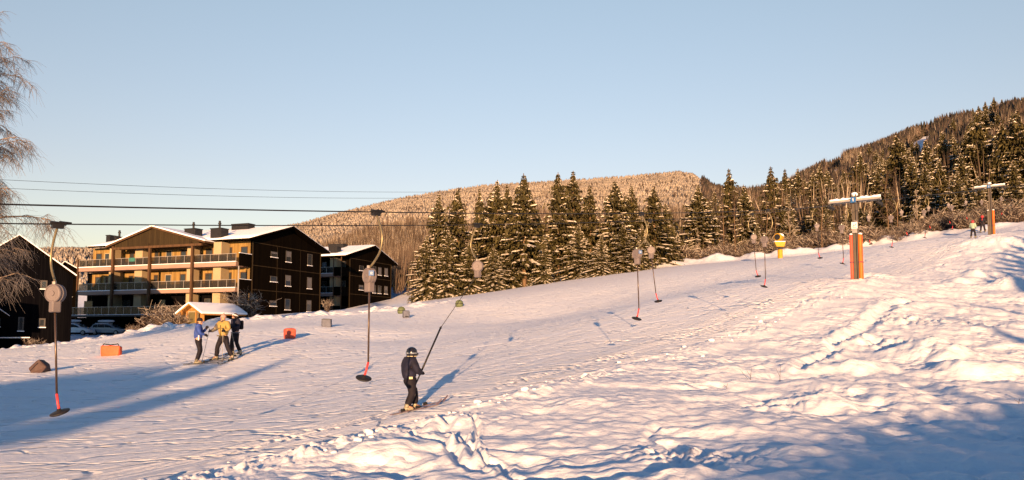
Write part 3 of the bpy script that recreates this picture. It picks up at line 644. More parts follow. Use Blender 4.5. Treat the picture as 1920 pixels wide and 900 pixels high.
# --- far woods (countless): one object per kind of wood
def far_wood(name, n, region, hr, wr, mats, label, kind='cone', seed=3, sel=None, frost=.0):
    rs = np.random.RandomState(seed); px0, px1, r0, r1 = region
    px = px0 + (px1 - px0) * rs.rand(n); a = np.arctan((px - 960) / F); r = np.sqrt(r0 ** 2 + (r1 ** 2 - r0 ** 2) * rs.rand(n)) if r1 > 10 else None
    rc = np.interp(px, SKX, SKR)
    if r1 <= 10: r = rc * (r0 + (r1 - r0) * rs.rand(n) ** .8)
    X = r * np.sin(a); Y = r * np.cos(a)
    keep = r > 100
    if sel is not None: keep &= sel(px, r, rc, X, Y)
    X, Y, r = X[keep], Y[keep], r[keep]; n = len(X); Z = height(X, Y, False)
    h = hr[0] + (hr[1] - hr[0]) * rs.rand(n); w = wr * h * (.7 + .6 * rs.rand(n))
    if kind == 'cone':    # layered jagged crown: three stacked 5-sided skirts
        Vs = []; Fs = []; base = 0
        k = 5
        for (b, t, ww) in [(.04, .42, 1.0), (.22, .60, .84), (.42, .78, .64), (.6, 1.0, .42)]:
            q = np.arange(k) * 2 * np.pi / k; q = q[None] + rs.rand(n)[:, None] * 6.28
            rad = w[:, None] * ww * (.65 + .7 * rs.rand(n, k)); zz = (b + .06 * rs.randn(n, k)) * h[:, None]
            ring = np.stack([X[:, None] + np.cos(q) * rad, Y[:, None] + np.sin(q) * rad, Z[:, None] + zz], -1)
            top = np.stack([X, Y, Z + t * h], -1)[:, None]
            vv = np.concatenate([ring, top], 1).reshape(-1, 3); i0 = base + np.arange(n)[:, None] * (k + 1); kk = np.arange(k)[None]
            Fs.append(np.stack([i0 + kk, i0 + (kk + 1) % k, i0 + k + 0 * kk], -1).reshape(-1, 3)); Vs.append(vv); base += len(vv)
        V = np.concatenate(Vs); Fq = np.concatenate(Fs)
        mi = np.tile((np.repeat(rs.rand(n) < frost, k)).astype(int), 4)
    else:                 # spindly leafless tree: a bundle of upright slivers
        k = 22; q = rs.rand(n, k) * 6.28; tp = rs.rand(n, k); b0 = .1 + .45 * rs.rand(n, k)
        cx = X[:, None]; cy = Y[:, None]; rad = w[:, None] * (.3 + .8 * tp); top = np.stack([cx + np.cos(q) * rad, cy + np.sin(q) * rad, Z[:, None] + h[:, None] * (1 - .45 * tp ** 1.5)], -1)
        th = w[:, None] * .045; q2 = rs.rand(n, k) * 6.28; b1 = np.stack([cx + np.cos(q) * rad * .15 + np.cos(q2) * th, cy + np.sin(q) * rad * .15 + np.sin(q2) * th, Z[:, None] + h[:, None] * b0 * .6], -1)
        b2 = np.stack([cx + np.cos(q) * rad * .15 - np.cos(q2) * th, cy + np.sin(q) * rad * .15 - np.sin(q2) * th, Z[:, None] + h[:, None] * b0 * .6], -1)
        V = np.stack([b1, b2, top], 2).reshape(-1, 3); Fq = np.arange(len(V)).reshape(-1, 3); mi = np.repeat(rs.rand(n * k) < frost, 1).astype(int)
    o = np_mesh(name, V, Fq, mats, mi); return tag(o, label, 'forest', kind='stuff')
def CLEAR(px, t):
    return ((np.abs(px - 1758 - 120 * (t - .88)) < 30) & (t > .50) & (t < .985)) | ((np.abs(px - 1866) < 24) & (t > .55) & (t < .97)) | ((np.abs(px - 1815) < 22) & (t > .84) & (t < .96)) | ((np.abs(px - 1572) < 16) & (t > .7) & (t < .96))
def edge_noise(X, Y): return noise(X / 60, Y / 60)
far_wood('frosted_hill_forest', 85000, (-200, 1345, .25, 1.0), (2.6, 6), .32, [M['far_frost'], M['far_brown']], 'pale frosted forest covering the long hill behind the buildings in low sun', 'cone', 3,
         lambda px, r, rc, X, Y: (r / rc > .30 + .12 * edge_noise(X, Y)), .10)
far_wood('brown_hill_wood', 20000, (380, 1500, 140, 430), (5, 10), .22, [M['far_brown'], M['far_frost']], 'reddish brown leafless wood at the foot of the long hill', 'twig', 4,
         lambda px, r, rc, X, Y: (r / rc < .36 + .12 * edge_noise(X, Y)), .12)
far_wood('mountain_spruce_forest', 21000, (1320, 2050, .42, 1.01), (5, 12), .20, [M['far_dark'], M['far_brown']], 'dark spruce forest on the mountain rising at the right', 'cone', 5,
         lambda px, r, rc, X, Y: (r > 260) & (noise(X / 45 + 4, Y / 45) > -.22) & ~CLEAR(px, r / rc), .5)
far_wood('mountain_birch_wood', 10000, (1330, 2050, 150, 640), (8, 13), .22, [M['far_brown'], M['far_frost']], 'brown leafless birch wood on the lower mountain side', 'twig', 6,
         lambda px, r, rc, X, Y: ~CLEAR(px, r / rc) & (r < rc * .98), .2)
far_wood('near_brown_wood', 1000, (1215, 2000, 108, 250), (7, 12), .20, [M['far_brown'], M['far_frost']], 'dense brown leafless wood right behind the spruces', 'twig', 8, None, .15)
for i in range(215):
    px = rb.uniform(1290, 1960) if i < 50 else rb.uniform(1440, 1960); d = 115 + 215 * rb.random() ** .8; x = ray(px, 480)[0] * d; z = h1(x, d, False)
    if 1728 < px < 1790 and d > 130: continue
    place_spruce(rb.choice([3, 4, 0, 2, 0]), (x, d, z - .1), z + rb.uniform(8, 15.5), 'spruce standing back among the brown trees of the hillside wood', 'spruces of the hillside wood')

for i in range(35):
    px = rb.uniform(1225, 1960); d = 112 + 120 * rb.random(); x = ray(px, 480)[0] * d
    place_bare(rb.randrange(3), (x, d, h1(x, d, False) - .1), rb.uniform(7, 12), 'leafless brown birch standing back in the hillside wood', 'birches of the hillside wood')

for i in range(26):
    px = 1470 + 18 * i + rb.uniform(-9, 9); d = rb.uniform(93, 108); x = ray(px, 480)[0] * d; z = h1(x, d, False)
    place_spruce(rb.choice([0, 2, 4, 0]), (x, d, z - .1), z + rb.uniform(5, 10.5) * (1 if px > 1640 else .7), 'snow striped spruce among the shrubs behind the lift towers', 'lower spruces behind the lift towers')

M['teal'] = mat('teal_cloth', (.03, .13, .11), .8)

# ------------------------------------------------------------------ buildings
BRZ = R(-20)
EX = Vector((math.cos(BRZ), math.sin(BRZ), 0)); EY = Vector((-math.sin(BRZ), math.cos(BRZ), 0))
def lx(O, px, y, py=540):
    k = ray(px, py)[0]; return (k * (O.y + y * EY.y) - O.x - y * EY.x) / (EX.x - k * EX.y)
def ly(O, px, x, py=540):
    k = ray(px, py)[0]; return (k * (O.y + x * EX.y) - O.x - x * EX.x) / (EY.x - k * EY.y)
def lz(O, px, py, x, y): return ray(px, py)[2] * (O.y + x * EX.y + y * EY.y) - O.z
_wr = random.Random(4); M['blind'] = mat('pale_blind', (.10, .10, .11), .8)
def window(root, face, a0, a1, z0, z1, at, name='window', frame=.07, sill=True, fm='white_frame', out=.04):
    """window on a wall; face 'x' lies in plane x=at (looking +x), face 'y' in plane y=at (looking -y)"""
    def bx(m, p0, p1, q0, q1, d0, d1):
        if face == 'y': m.box(p0, p1, at - d1, at - d0, q0, q1)
        else: m.box(at + d0, at + d1, p0, p1, q0, q1)
    f = MB(); bx(f, a0, a0 + frame, z0, z1, .003, out); bx(f, a1 - frame, a1, z0, z1, .003, out); bx(f, a0 + frame, a1 - frame, z1 - frame, z1, .003, out); bx(f, a0 + frame, a1 - frame, z0, z0 + frame, .003, out)
    w = f.build(name, M[fm], root)
    p = MB(); bx(p, a0 + frame, a1 - frame, z0 + frame, z1 - frame, .004, .018); p.build('pane', M['glass'], w)
    if face == 'x' and _wr.random() < .7:
        k = MB(); hh = (z1 - z0 - 2 * frame) * _wr.choice([.35, .55, 1.0]); bx(k, a0 + frame + .02, a1 - frame - .02, z1 - frame - hh, z1 - frame - .01, .020, .026); k.build('blind', M['blind'], w)
    if sill:
        s = MB(); bx(s, a0 - .05, a1 + .05, z0 - .09, z0 - .005, .003, .10); s.build('sill', M['snow'] , w)
    return w
def shell_roof(root, x0, x1, y0, y1, yr, ze, zr, th=.22, snow=.16, name='roof'):
    m = MB(); pr = [(x0, y0, ze), (x0, yr, zr), (x0, y1, ze), (x0, y1, ze - th), (x0, yr, zr - th), (x0, y0, ze - th)]
    m.poly_prism(pr, (x1 - x0, 0, 0)); r = m.build(name, M['dark_timber'], root)
    n = 24; s = MB(); rs = random.Random(int(abs(x0 * 10)) + 3)
    # snow: two slabs with soft uneven edges
    for (ya, za, yb, zb) in [(y0 - .05, ze, yr, zr), (y1 + .05, ze, yr, zr)]:
        top = []; bot = []
        for i in range(n + 1):
            q = i / n; x = x0 - .02 + (x1 - x0 + .04) * q
            for j in range(5):
                p = j / 4; y = ya + (yb - ya) * p; z = za + (zb - za) * p; h = snow * (.75 + .35 * rs.random()) * (.45 if j == 0 or i in (0, n) else 1)
                top.append((x, y + (rs.uniform(-.04, .04) if j == 0 else 0), z + h)); bot.append((x, y, z + .003))
        k = len(top); s.add(top + bot, [(i * 5 + j, (i + 1) * 5 + j, (i + 1) * 5 + j + 1, i * 5 + j + 1) for i in range(n) for j in range(4)]
              + [(i * 5 + k, i * 5, (i + 1) * 5, (i + 1) * 5 + k)[::-1] for i in range(n)]
              + [(j, j + 1, j + 1 + k, j + k) for j in range(4)] + [(n * 5 + j + 1, n * 5 + j, n * 5 + j + k, n * 5 + j + 1 + k) for j in range(4)])
    s.build('roof_snow', M['snow'], r, True)
    return r
def gable_wall_pts(x, y0, y1, zb, ze, yr, zr): return [(x, y0, zb), (x, y1, zb), (x, y1, ze), (x, yr, zr), (x, y0, ze)]
M['rail_glass'] , _n, _l, _b = new_mat('smoked_rail_glass')
_b.inputs['Base Color'].default_value = (.035, .032, .028, 1); _b.inputs['Roughness'].default_value = .15
_t = _n.new('ShaderNodeBsdfTransparent'); _t.inputs[0].default_value = (.75, .72, .66, 1); _x = _n.new('ShaderNodeMixShader'); _x.inputs[0].default_value = .5
_l.new(_t.outputs[0], _x.inputs[1]); _l.new(_b.outputs[0], _x.inputs[2]); _l.new(_x.outputs[0], _n['Material Output'].inputs[0])
def balcony(root, x0, x1, yf, yb, z, th, label=None, fm='fascia', rh=1.05, deep=None):
    b = MB(); b.box(x0, x1, yf, yb, z - th, z); o = b.build('balcony', M[fm], root)
    if label: o['label'] = label
    s = MB(); rs = random.Random(int(x0 * 7)); n = max(3, int((x1 - x0) / .5))
    s.box(x0 + .02, x1 - .02, yf - .03, yf + .25, z + .003, z + .05 + .05 * rs.random()); s.build('snow_edge', M['snow'], o)
    r = MB(); r.box(x0, x1, yf + .04, yf + .09, z + rh - .05, z + rh)
    k = max(2, int(round((x1 - x0) / 1.25)))
    for i in range(k + 1):
        x = x0 + .03 + (x1 - x0 - .06) * i / k; r.box(x - .025, x + .025, yf + .04, yf + .09, z + .003, z + rh - .052)
    r.build('railing', M['steel'], o)
    g = MB()
    for i in range(k):
        xa = x0 + .03 + (x1 - x0 - .06) * i / k + .03; xb = x0 + .03 + (x1 - x0 - .06) * (i + 1) / k - .03; g.box(xa, xb, yf + .055, yf + .07, z + .09, z + rh - .07)
    g.build('glass_panel', M['rail_glass'], o)
    return o
def chimney(root, x, y, w, d, zr, h, pipe=0):
    m = MB(); m.box(x - w / 2, x + w / 2, y - d / 2, y + d / 2, zr - .5, zr + h); m.box(x - w / 2 - .06, x + w / 2 + .06, y - d / 2 - .06, y + d / 2 + .06, zr + h, zr + h + .1)
    o = m.build('chimney', M['dark_metal'], root)
    if pipe:
        p = MB(); p.lathe([(.14, zr + h + .1), (.14, zr + h + pipe * .6), (.2, zr + h + pipe * .6), (.2, zr + h + pipe * .75), (.14, zr + h + pipe * .75), (.14, zr + h + pipe)], (x, y, 0), n=12); p.build('flue', M['dark_metal'], o)

# --- first apartment house
O1 = P(470, 590, 93)
b1 = empty('apartment_house', O1, BRZ, 'bigger three storey dark timber apartment house with ochre balcony walls and snowy roof', 'building')
W1 = 14.7; YF = -2.3; XL = lx(O1, 146, YF)
XW = lx(O1, 172, 0)
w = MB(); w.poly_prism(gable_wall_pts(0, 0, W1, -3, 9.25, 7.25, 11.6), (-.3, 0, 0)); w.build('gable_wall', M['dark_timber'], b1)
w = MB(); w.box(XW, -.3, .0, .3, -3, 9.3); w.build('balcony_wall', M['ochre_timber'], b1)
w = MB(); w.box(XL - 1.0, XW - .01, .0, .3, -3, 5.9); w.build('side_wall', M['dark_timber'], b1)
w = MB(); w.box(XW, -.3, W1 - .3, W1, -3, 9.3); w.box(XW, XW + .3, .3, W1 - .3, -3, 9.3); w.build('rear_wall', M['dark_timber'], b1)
# board trim on the gable wall
t = MB()
for z in (3.1, 6.15, 9.05): t.box(.003, .05, .0 if z < 9 else .3, W1, z, z + .10)
t.box(.003, .06, -.02, .16, -3, 9.2); t.box(.003, .06, W1 - .14, W1 + .02, -3, 9.2)
for y in (4.9, 9.9): t.box(.003, .02, y, y + .06, -3, 9.0)
t.build('trim', M['gable_timber'], b1)
for (px, hw, hh) in [(512.6, 6.3, 5), (539.7, 5, 10), (579.8, 4.3, 10.5)]:
    for i, yy in enumerate([(476, 481, 487), (522, 526, 530), (568.5, 570.5, 573)][0:3]):
        pass
    ya, yb = ly(O1, px - hw, .0), ly(O1, px + hw, .0); zc = [0, 0, 0]
    for pyc in ([477, 523, 568.5] if hh < 6 else ([481, 526, 570.5] if px < 560 else [487, 530.5, 573.5])):
        z1 = lz(O1, px, pyc - hh, 0, (ya + yb) / 2); z0 = lz(O1, px, pyc + hh, 0, (ya + yb) / 2)
        window(b1, 'x', ya, yb, z0, z1, 0.0)
# balconies in four bays on two upper floors, one long terrace below
bays = [lx(O1, p, YF) for p in (146, 211, 280, 360)] + [lx(O1, 441, YF) ]
for (z, th) in [(6.45, .52), (3.25, .48)]:
    for i in range(4): balcony(b1, bays[i] + (.02 if i else 0), bays[i + 1] - .02, YF, -.003, z, th)
bt = balcony(b1, lx(O1, 112, -3.4), lx(O1, 441, -3.4), -3.4, -.004, .06, .2, fm='white_frame')
# black walls with the shade of the ground floor and carport painted in
c_ = MB(); c_.box(XL - 2.5, -.35, -1.2, -.3, -3.2, -.2); c_.build('carport_wall', M['shade_black_timber'], b1)
c_ = MB(); c_.box(XW + .1, -.4, -.06, -.01, .07, 2.75); c_.build('ground_floor_wall', M['shade_black_timber'], b1)
# cream storage columns
for (pa, pb) in [(203, 213), (251, 265), (349, 359.5), (398.5, 413)]:
    xa, xb = lx(O1, pa, -1.5), lx(O1, pb, -1.5); m = MB()
    m.box(xa, xb, -1.5, -.02, .07, 2.76); m.box(xa, xb, -1.5, -.02, 3.26, 5.92); m.box(xa, xb, -1.5, -.02, 6.46, 9.1); m.build('cream_column', M['cream'], b1)
for p in (211, 280, 360):
    x = lx(O1, p, YF - .1); m = MB(); m.box(x - .15, x + .15, YF - .35, YF - .05, .1, 9.2); m.build('post', M['post_timber'], b1)
m = MB(); m.box(XL - .2, XL - .02, YF - .1, YF + .12, -1, 7.6); m.build('post', M['post_timber'], b1)
# side screens of the balconies at the gable end
for (z0, z1) in [(-.1, 1.15), (2.75, 4.3), (5.93, 7.5)]:
    m = MB(); m.box(-.13, -.01, YF + .02, -.06, z0, z1); s = m.build('side_screen', M['dark_timber'], b1)
    m = MB(); m.box(-.15, .03, YF + .02, -.06, z1 + .003, z1 + .06); m.build('snow_cap', M['snow'], s)
m = MB(); m.box(-.14, .02, YF - .05, YF + .015, .1, 5.9); m.build('corner_post', M['steel'], b1)
x = lx(O1, 245, YF); m = MB(); m.box(x - .5, x + .5, YF + .02, YF + .038, 7.0, 7.5); cl = m.build('hanging_cloth', M['teal'], None); cl.location = O1; cl.rotation_euler = (0, 0, BRZ); tag(cl, 'small teal cloth hanging over the upper balcony railing', 'cloth')
# glazed doors on the ochre wall
for fl, zf in enumerate((6.46, 3.26)):
    for (pa, pb) in [(178, 189), (194, 203.5), (221.5, 229), (241, 249.5), (271, 278), (288, 296), (309, 321), (337, 347.5), (365, 374), (384, 397), (421, 434), (450, 463)]:
        xa, xb = lx(O1, pa, 0), lx(O1, pb, 0)
        if xa < XW + .1: continue
        window(b1, 'y', xa, xb, zf + .08, zf + 2.12, 0.0, 'glazed_door', .09, False, 'cream' if (pa in (309, 194)) else 'post_timber')
for (pa, pb) in [(385, 396), (421, 432), (232, 246), (300, 312), (160, 176)]:
    xa, xb = lx(O1, pa, 0), lx(O1, pb, 0); window(b1, 'y', xa, xb, .3, 2.1, -.06, 'glazed_door', .06, False)
# roofs
shell_roof(b1, lx(O1, 152, YF), .75, -1.5, 16.0, 7.25, 9.4, 12.05)
# cross gable towards the slope
yg = -3.0; ga, gp, gb = lx(O1, 195, yg), lx(O1, 280, yg), lx(O1, 381, yg)
zga = lz(O1, 195, 461, ga, yg); zgp = lz(O1, 280, 424, gp, yg); zgb = lz(O1, 381, 452, gb, yg); zga = zgb = (zga + zgb) / 2
m = MB(); m.poly_prism([(ga, yg, zga), (gp, yg, zgp), (gb, yg, zgb), (gb, yg, zgb - .24), (gp, yg, zgp - .24), (ga, yg, zga - .24)], (0, 10.0, 0)); cr = m.build('cross_roof', M['post_timber'], b1)
m = MB(); m.poly_prism([(ga - .05, yg - .04, zga + .003), (gp, yg - .04, zgp + .003), (gb + .05, yg - .04, zgb + .003), (gb + .1, yg - .04, zgb + .12), (gp, yg - .04, zgp + .15), (ga - .1, yg - .04, zga + .12)], (0, 10.1, 0)); m.build('roof_snow', M['snow'], cr)
m = MB(); q0 = .9; m.poly_prism([(ga + 1.2, yg + .35, zga - .2), (gb - 1.2, yg + .35, zga - .2), (gb - 1.2, yg + .35, zga + .12), (gp, yg + .35, zgp - .26), (ga + 1.2, yg + .35, zga + .12)], (0, .15, 0)); m.build('gable_boards', M['gable_timber'], b1)
m = MB(); m.box(ga + .8, gb - .8, yg + .3, yg + .54, zga - .5, zga - .205); m.box(ga + .8, gb - .8, yg + .55, -.02, zga - .3, zga - .21); m.build('beam', M['post_timber'], b1)
zr = lambda y: 9.4 + (12.05 - 9.4) * (y + 1.5) / 8.75 if y < 7.25 else 12.05 - (12.05 - 9.4) * (y - 7.25) / 8.75
for (px, y, wpx, h, pipe) in [(362.5, .8, 25, 1.15, 1.0), (411.5, -.1, 25, 1.1, 1.1), (455.5, 6.3, 38, .7, 0), (210, 2.5, 9, .7, 0), (224, 2.2, 5, .5, 1.0)]:
    x = lx(O1, px, y, 440); chimney(b1, x, y, wpx / 1400 * (93 + y * .94 - x * .342) * 1.02, 1.3, zr(y), h, pipe)

# --- second apartment house, further back
O2 = P(654, 587, 122)
b2 = empty('apartment_house', O2, BRZ, 'three storey dark timber apartment house half hidden behind the bigger one, balconies in blue shade', 'building')
W2 = 13.8; X2 = -13
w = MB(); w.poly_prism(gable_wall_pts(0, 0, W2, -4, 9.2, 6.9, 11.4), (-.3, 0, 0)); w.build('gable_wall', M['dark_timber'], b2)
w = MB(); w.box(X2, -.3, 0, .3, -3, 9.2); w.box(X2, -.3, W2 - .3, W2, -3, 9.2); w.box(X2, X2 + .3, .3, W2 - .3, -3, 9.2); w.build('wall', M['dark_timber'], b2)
t = MB()
for z in (3.1, 6.15, 9.0): t.box(.003, .05, .0, W2, z, z + .10)
t.box(.003, .06, -.02, .16, -3, 9.1); t.box(.003, .06, W2 - .14, W2 + .02, -3, 9.1); t.build('trim', M['gable_timber'], b2)
for (px, hh, rows) in [(677, 5, (502, 538.5, 577)), (701.5, 8, (506, 541.5, 577)), (711.5, 8, (508, 542.5, 577)), (723.5, 8, (509.5, 543.5, 577))]:
    hw = 4 if hh < 6 else 3; ya, yb = ly(O2, px - hw, 0), ly(O2, px + hw, 0)
    for r_ in rows: window(b2, 'x', ya, yb, lz(O2, px, r_ + hh * .9, 0, ya), lz(O2, px, r_ - hh * .9, 0, ya), 0.0)
for (z, th) in [(6.4, .5), (3.2, .45), (.1, .3)]: balcony(b2, X2, -1.6, YF, -.003, z, th)
for (pa, pb) in [(618, 630)]:
    xa, xb = lx(O2, pa, -1.5), lx(O2, pb, -1.5); m = MB(); m.box(xa, xb, -1.5, -.02, .12, 2.7); m.box(xa, xb, -1.5, -.02, 3.22, 5.85); m.box(xa, xb, -1.5, -.02, 6.42, 9.0); m.build('cream_column', M['cream'], b2)
for z0, z1 in [(-2, 1.1), (2.75, 4.2), (5.95, 7.4)]:
    m = MB(); m.box(-1.55, -.01, YF + .02, YF + .12, z0, z1); m.box(-.13, -.01, YF + .14, -.06, z0, z1); m.build('side_screen', M['dark_timber'], b2)
m = MB(); m.box(-1.6, -1.45, YF - .03, YF + .015, -2, 9); m.box(-.16, -.005, YF - .03, YF + .015, -2, 9); m.build('corner_post', M['post_timber'], b2)
for zf in (6.42, 3.22):
    for (pa, pb) in [(603, 612), (638, 648)]: window(b2, 'y', lx(O2, pa, 0), lx(O2, pb, 0), zf + .08, zf + 2.1, 0.0, 'glazed_door', .07, False)
shell_roof(b2, X2 - .6, .7, -2.4, 15.0, 6.9, 9.25, 11.85)
z2r = lambda y: 9.25 + 2.6 * (y + 2.4) / 9.3
for (px, y, wpx, h) in [(628, .0, 19, .95), (633, 5.5, 34, .6)]:
    x = lx(O2, px, y, 470); chimney(b2, x, y, wpx / 1400 * 122, 1.2, z2r(y), h, 0)

# --- house on the left, its shade painted into the black walls
def camera_house(name, D, rz, depth, wx0, wx1, xe0, xe1, pk, zb, wm, label, wins, rm='dark_timber', snow=.1):
    """house whose gable end faces the slope; front plane through column wx1 at distance D, turned by rz"""
    loc = P(wx1, 640, D); loc.z = zb; h = empty(name, loc, rz, label, 'building'); ex = Vector((math.cos(rz), math.sin(rz), 0)); ey = Vector((-math.sin(rz), math.cos(rz), 0))
    def L(px, py, y=0.0):
        k = ray(px, py)[0]; x = (k * (loc.y + y * ey.y) - loc.x - y * ey.x) / (ex.x - k * ex.y)
        return Vector((x, y, ray(px, py)[2] * (loc.y + x * ex.y + y * ey.y) - loc.z))
    X0 = L(wx0, 600).x; X1 = 0.0; k = L(*pk); E0 = L(*xe0); E1 = L(*xe1)
    s1 = (k.z - E1.z) / (E1.x - k.x); E0 = Vector((k.x - (E1.x - k.x), 0, E1.z)) if xe0[0] < -20 else E0; s0 = (k.z - E0.z) / (k.x - E0.x); X0 = max(X0, E0.x + .5)
    m = MB(); m.poly_prism([(X0, 0, 0), (X1, 0, 0), (X1, 0, k.z - s1 * (X1 - k.x) - .15), (k.x, 0, k.z - .15), (X0, 0, k.z - s0 * (k.x - X0) - .15)], (0, depth, 0)); m.build('walls', M[wm], h)
    m = MB(); m.poly_prism([(E0.x, -.6, E0.z), (k.x, -.6, k.z), (E1.x, -.6, E1.z), (E1.x, -.6, E1.z - .2), (k.x, -.6, k.z - .2), (E0.x, -.6, E0.z - .2)], (0, depth + 1.2, 0)); r = m.build('roof', M[rm], h)
    m = MB(); m.poly_prism([(E0.x - .05, -.62, E0.z + .003), (k.x, -.62, k.z + .003), (E1.x + .05, -.62, E1.z + .003), (E1.x + .1, -.62, E1.z + snow), (k.x, -.62, k.z + snow), (E0.x - .1, -.62, E0.z + snow)], (0, depth + 1.24, 0)); m.build('roof_snow', M['snow'], r)
    for (a, b, c, d) in wins:
        p, q = L(a, d), L(b, c); window(h, 'y', p.x, q.x, p.z, q.z, 0.0, 'window', .13, True)
    return h, L
bh, bL = camera_house('wooden_house', 76, R(36), 13, -120, 132, (-180, 517), (141, 518), (36, 442), -2.6, 'shade_black_timber', 'timber house with shade painted into its black walls, a steep roof and small white framed windows at the left edge',
    [(75.5, 89, 526, 541), (33, 45.5, 594.5, 620), (72, 85.5, 597, 613), (-12, 1, 594, 612)])
q = bL(-40, 634); q2 = bL(55, 634); m = MB(); m.box(q.x, q2.x, -1.1, -.01, q.z - .1, q.z); s = m.build('ledge', M['shade_black_timber'], bh); m = MB(); m.box(q.x, q2.x, -1.12, -.012, q.z + .003, q.z + .09); m.build('ledge_snow', M['snow'], s)
camera_house('wooden_house', 104, R(34), 10, 80, 143, (90, 520), (150, 508), (121, 491), -1.5, 'dark_timber', 'brown timber house showing a small snowy gable between the black house and the balconies', [(131, 136, 536, 556)])
# --- small shed with snowy roof
SL = P(382, 600, 70); SL.z = h1(SL.x, SL.y, False) - .2
sh = empty('shed', SL, R(-32), 'small orange brown wooden shed with thick snow on its roof and an olive door', 'shed')
m = MB(); m.box(-1.35, 1.35, -1.0, -.9, 0, 1.55); m.poly_prism([(-1.35, -1.0, 1.552), (1.35, -1.0, 1.552), (0, -1.0, 2.1)], (0, .1, 0)); m.build('front_wall', M['shed_wood'], sh)
m = MB(); m.box(-1.35, 1.35, 2.6, 2.7, 0, 1.55); m.box(-1.35, -1.25, -.89, 2.59, 0, 1.6); m.box(1.25, 1.35, -.89, 2.59, 0, 1.6); m.build('wall', M['dark_timber'], sh)
m = MB(); m.box(-.75, .65, -1.06, -1.003, 0, 1.5); d = m.build('door', M['door_olive'], sh)
m = MB(); m.box(-.85, -.76, -1.09, -1.003, 0, 1.6); m.box(.66, .75, -1.09, -1.003, 0, 1.6); m.box(-.755, .655, -1.09, -1.003, 1.51, 1.6); m.build('door_frame', M['cream'], sh)
m = MB(); m.poly_prism([(-1.9, -1.6, 1.35), (0, -1.6, 2.3), (1.9, -1.6, 1.35), (1.9, -1.6, 1.22), (0, -1.6, 2.17), (-1.9, -1.6, 1.22)], (0, 4.9, 0)); rf = m.build('roof', M['shed_wood'], sh)
m = MB(); pr = [(-1.98, 1.32), (-1.98, 1.5), (-1.5, 1.74), (-.7, 2.14), (0, 2.45), (.7, 2.14), (1.5, 1.74), (1.98, 1.5), (1.98, 1.32), (1.88, 1.37), (0, 2.31), (-1.88, 1.37)]
m.poly_prism([(a, -1.68, b) for a, b in pr], (0, 5.05, 0)); m.build('roof_snow', M['snow'], rf, bevel=.05)
m = MB(); m.box(1.0, 1.12, -1.62, -1.5, 0, 1.6); m.box(-1.12, -1.0, -1.62, -1.5, 0, 1.6); m.build('post', M['shed_wood'], sh)

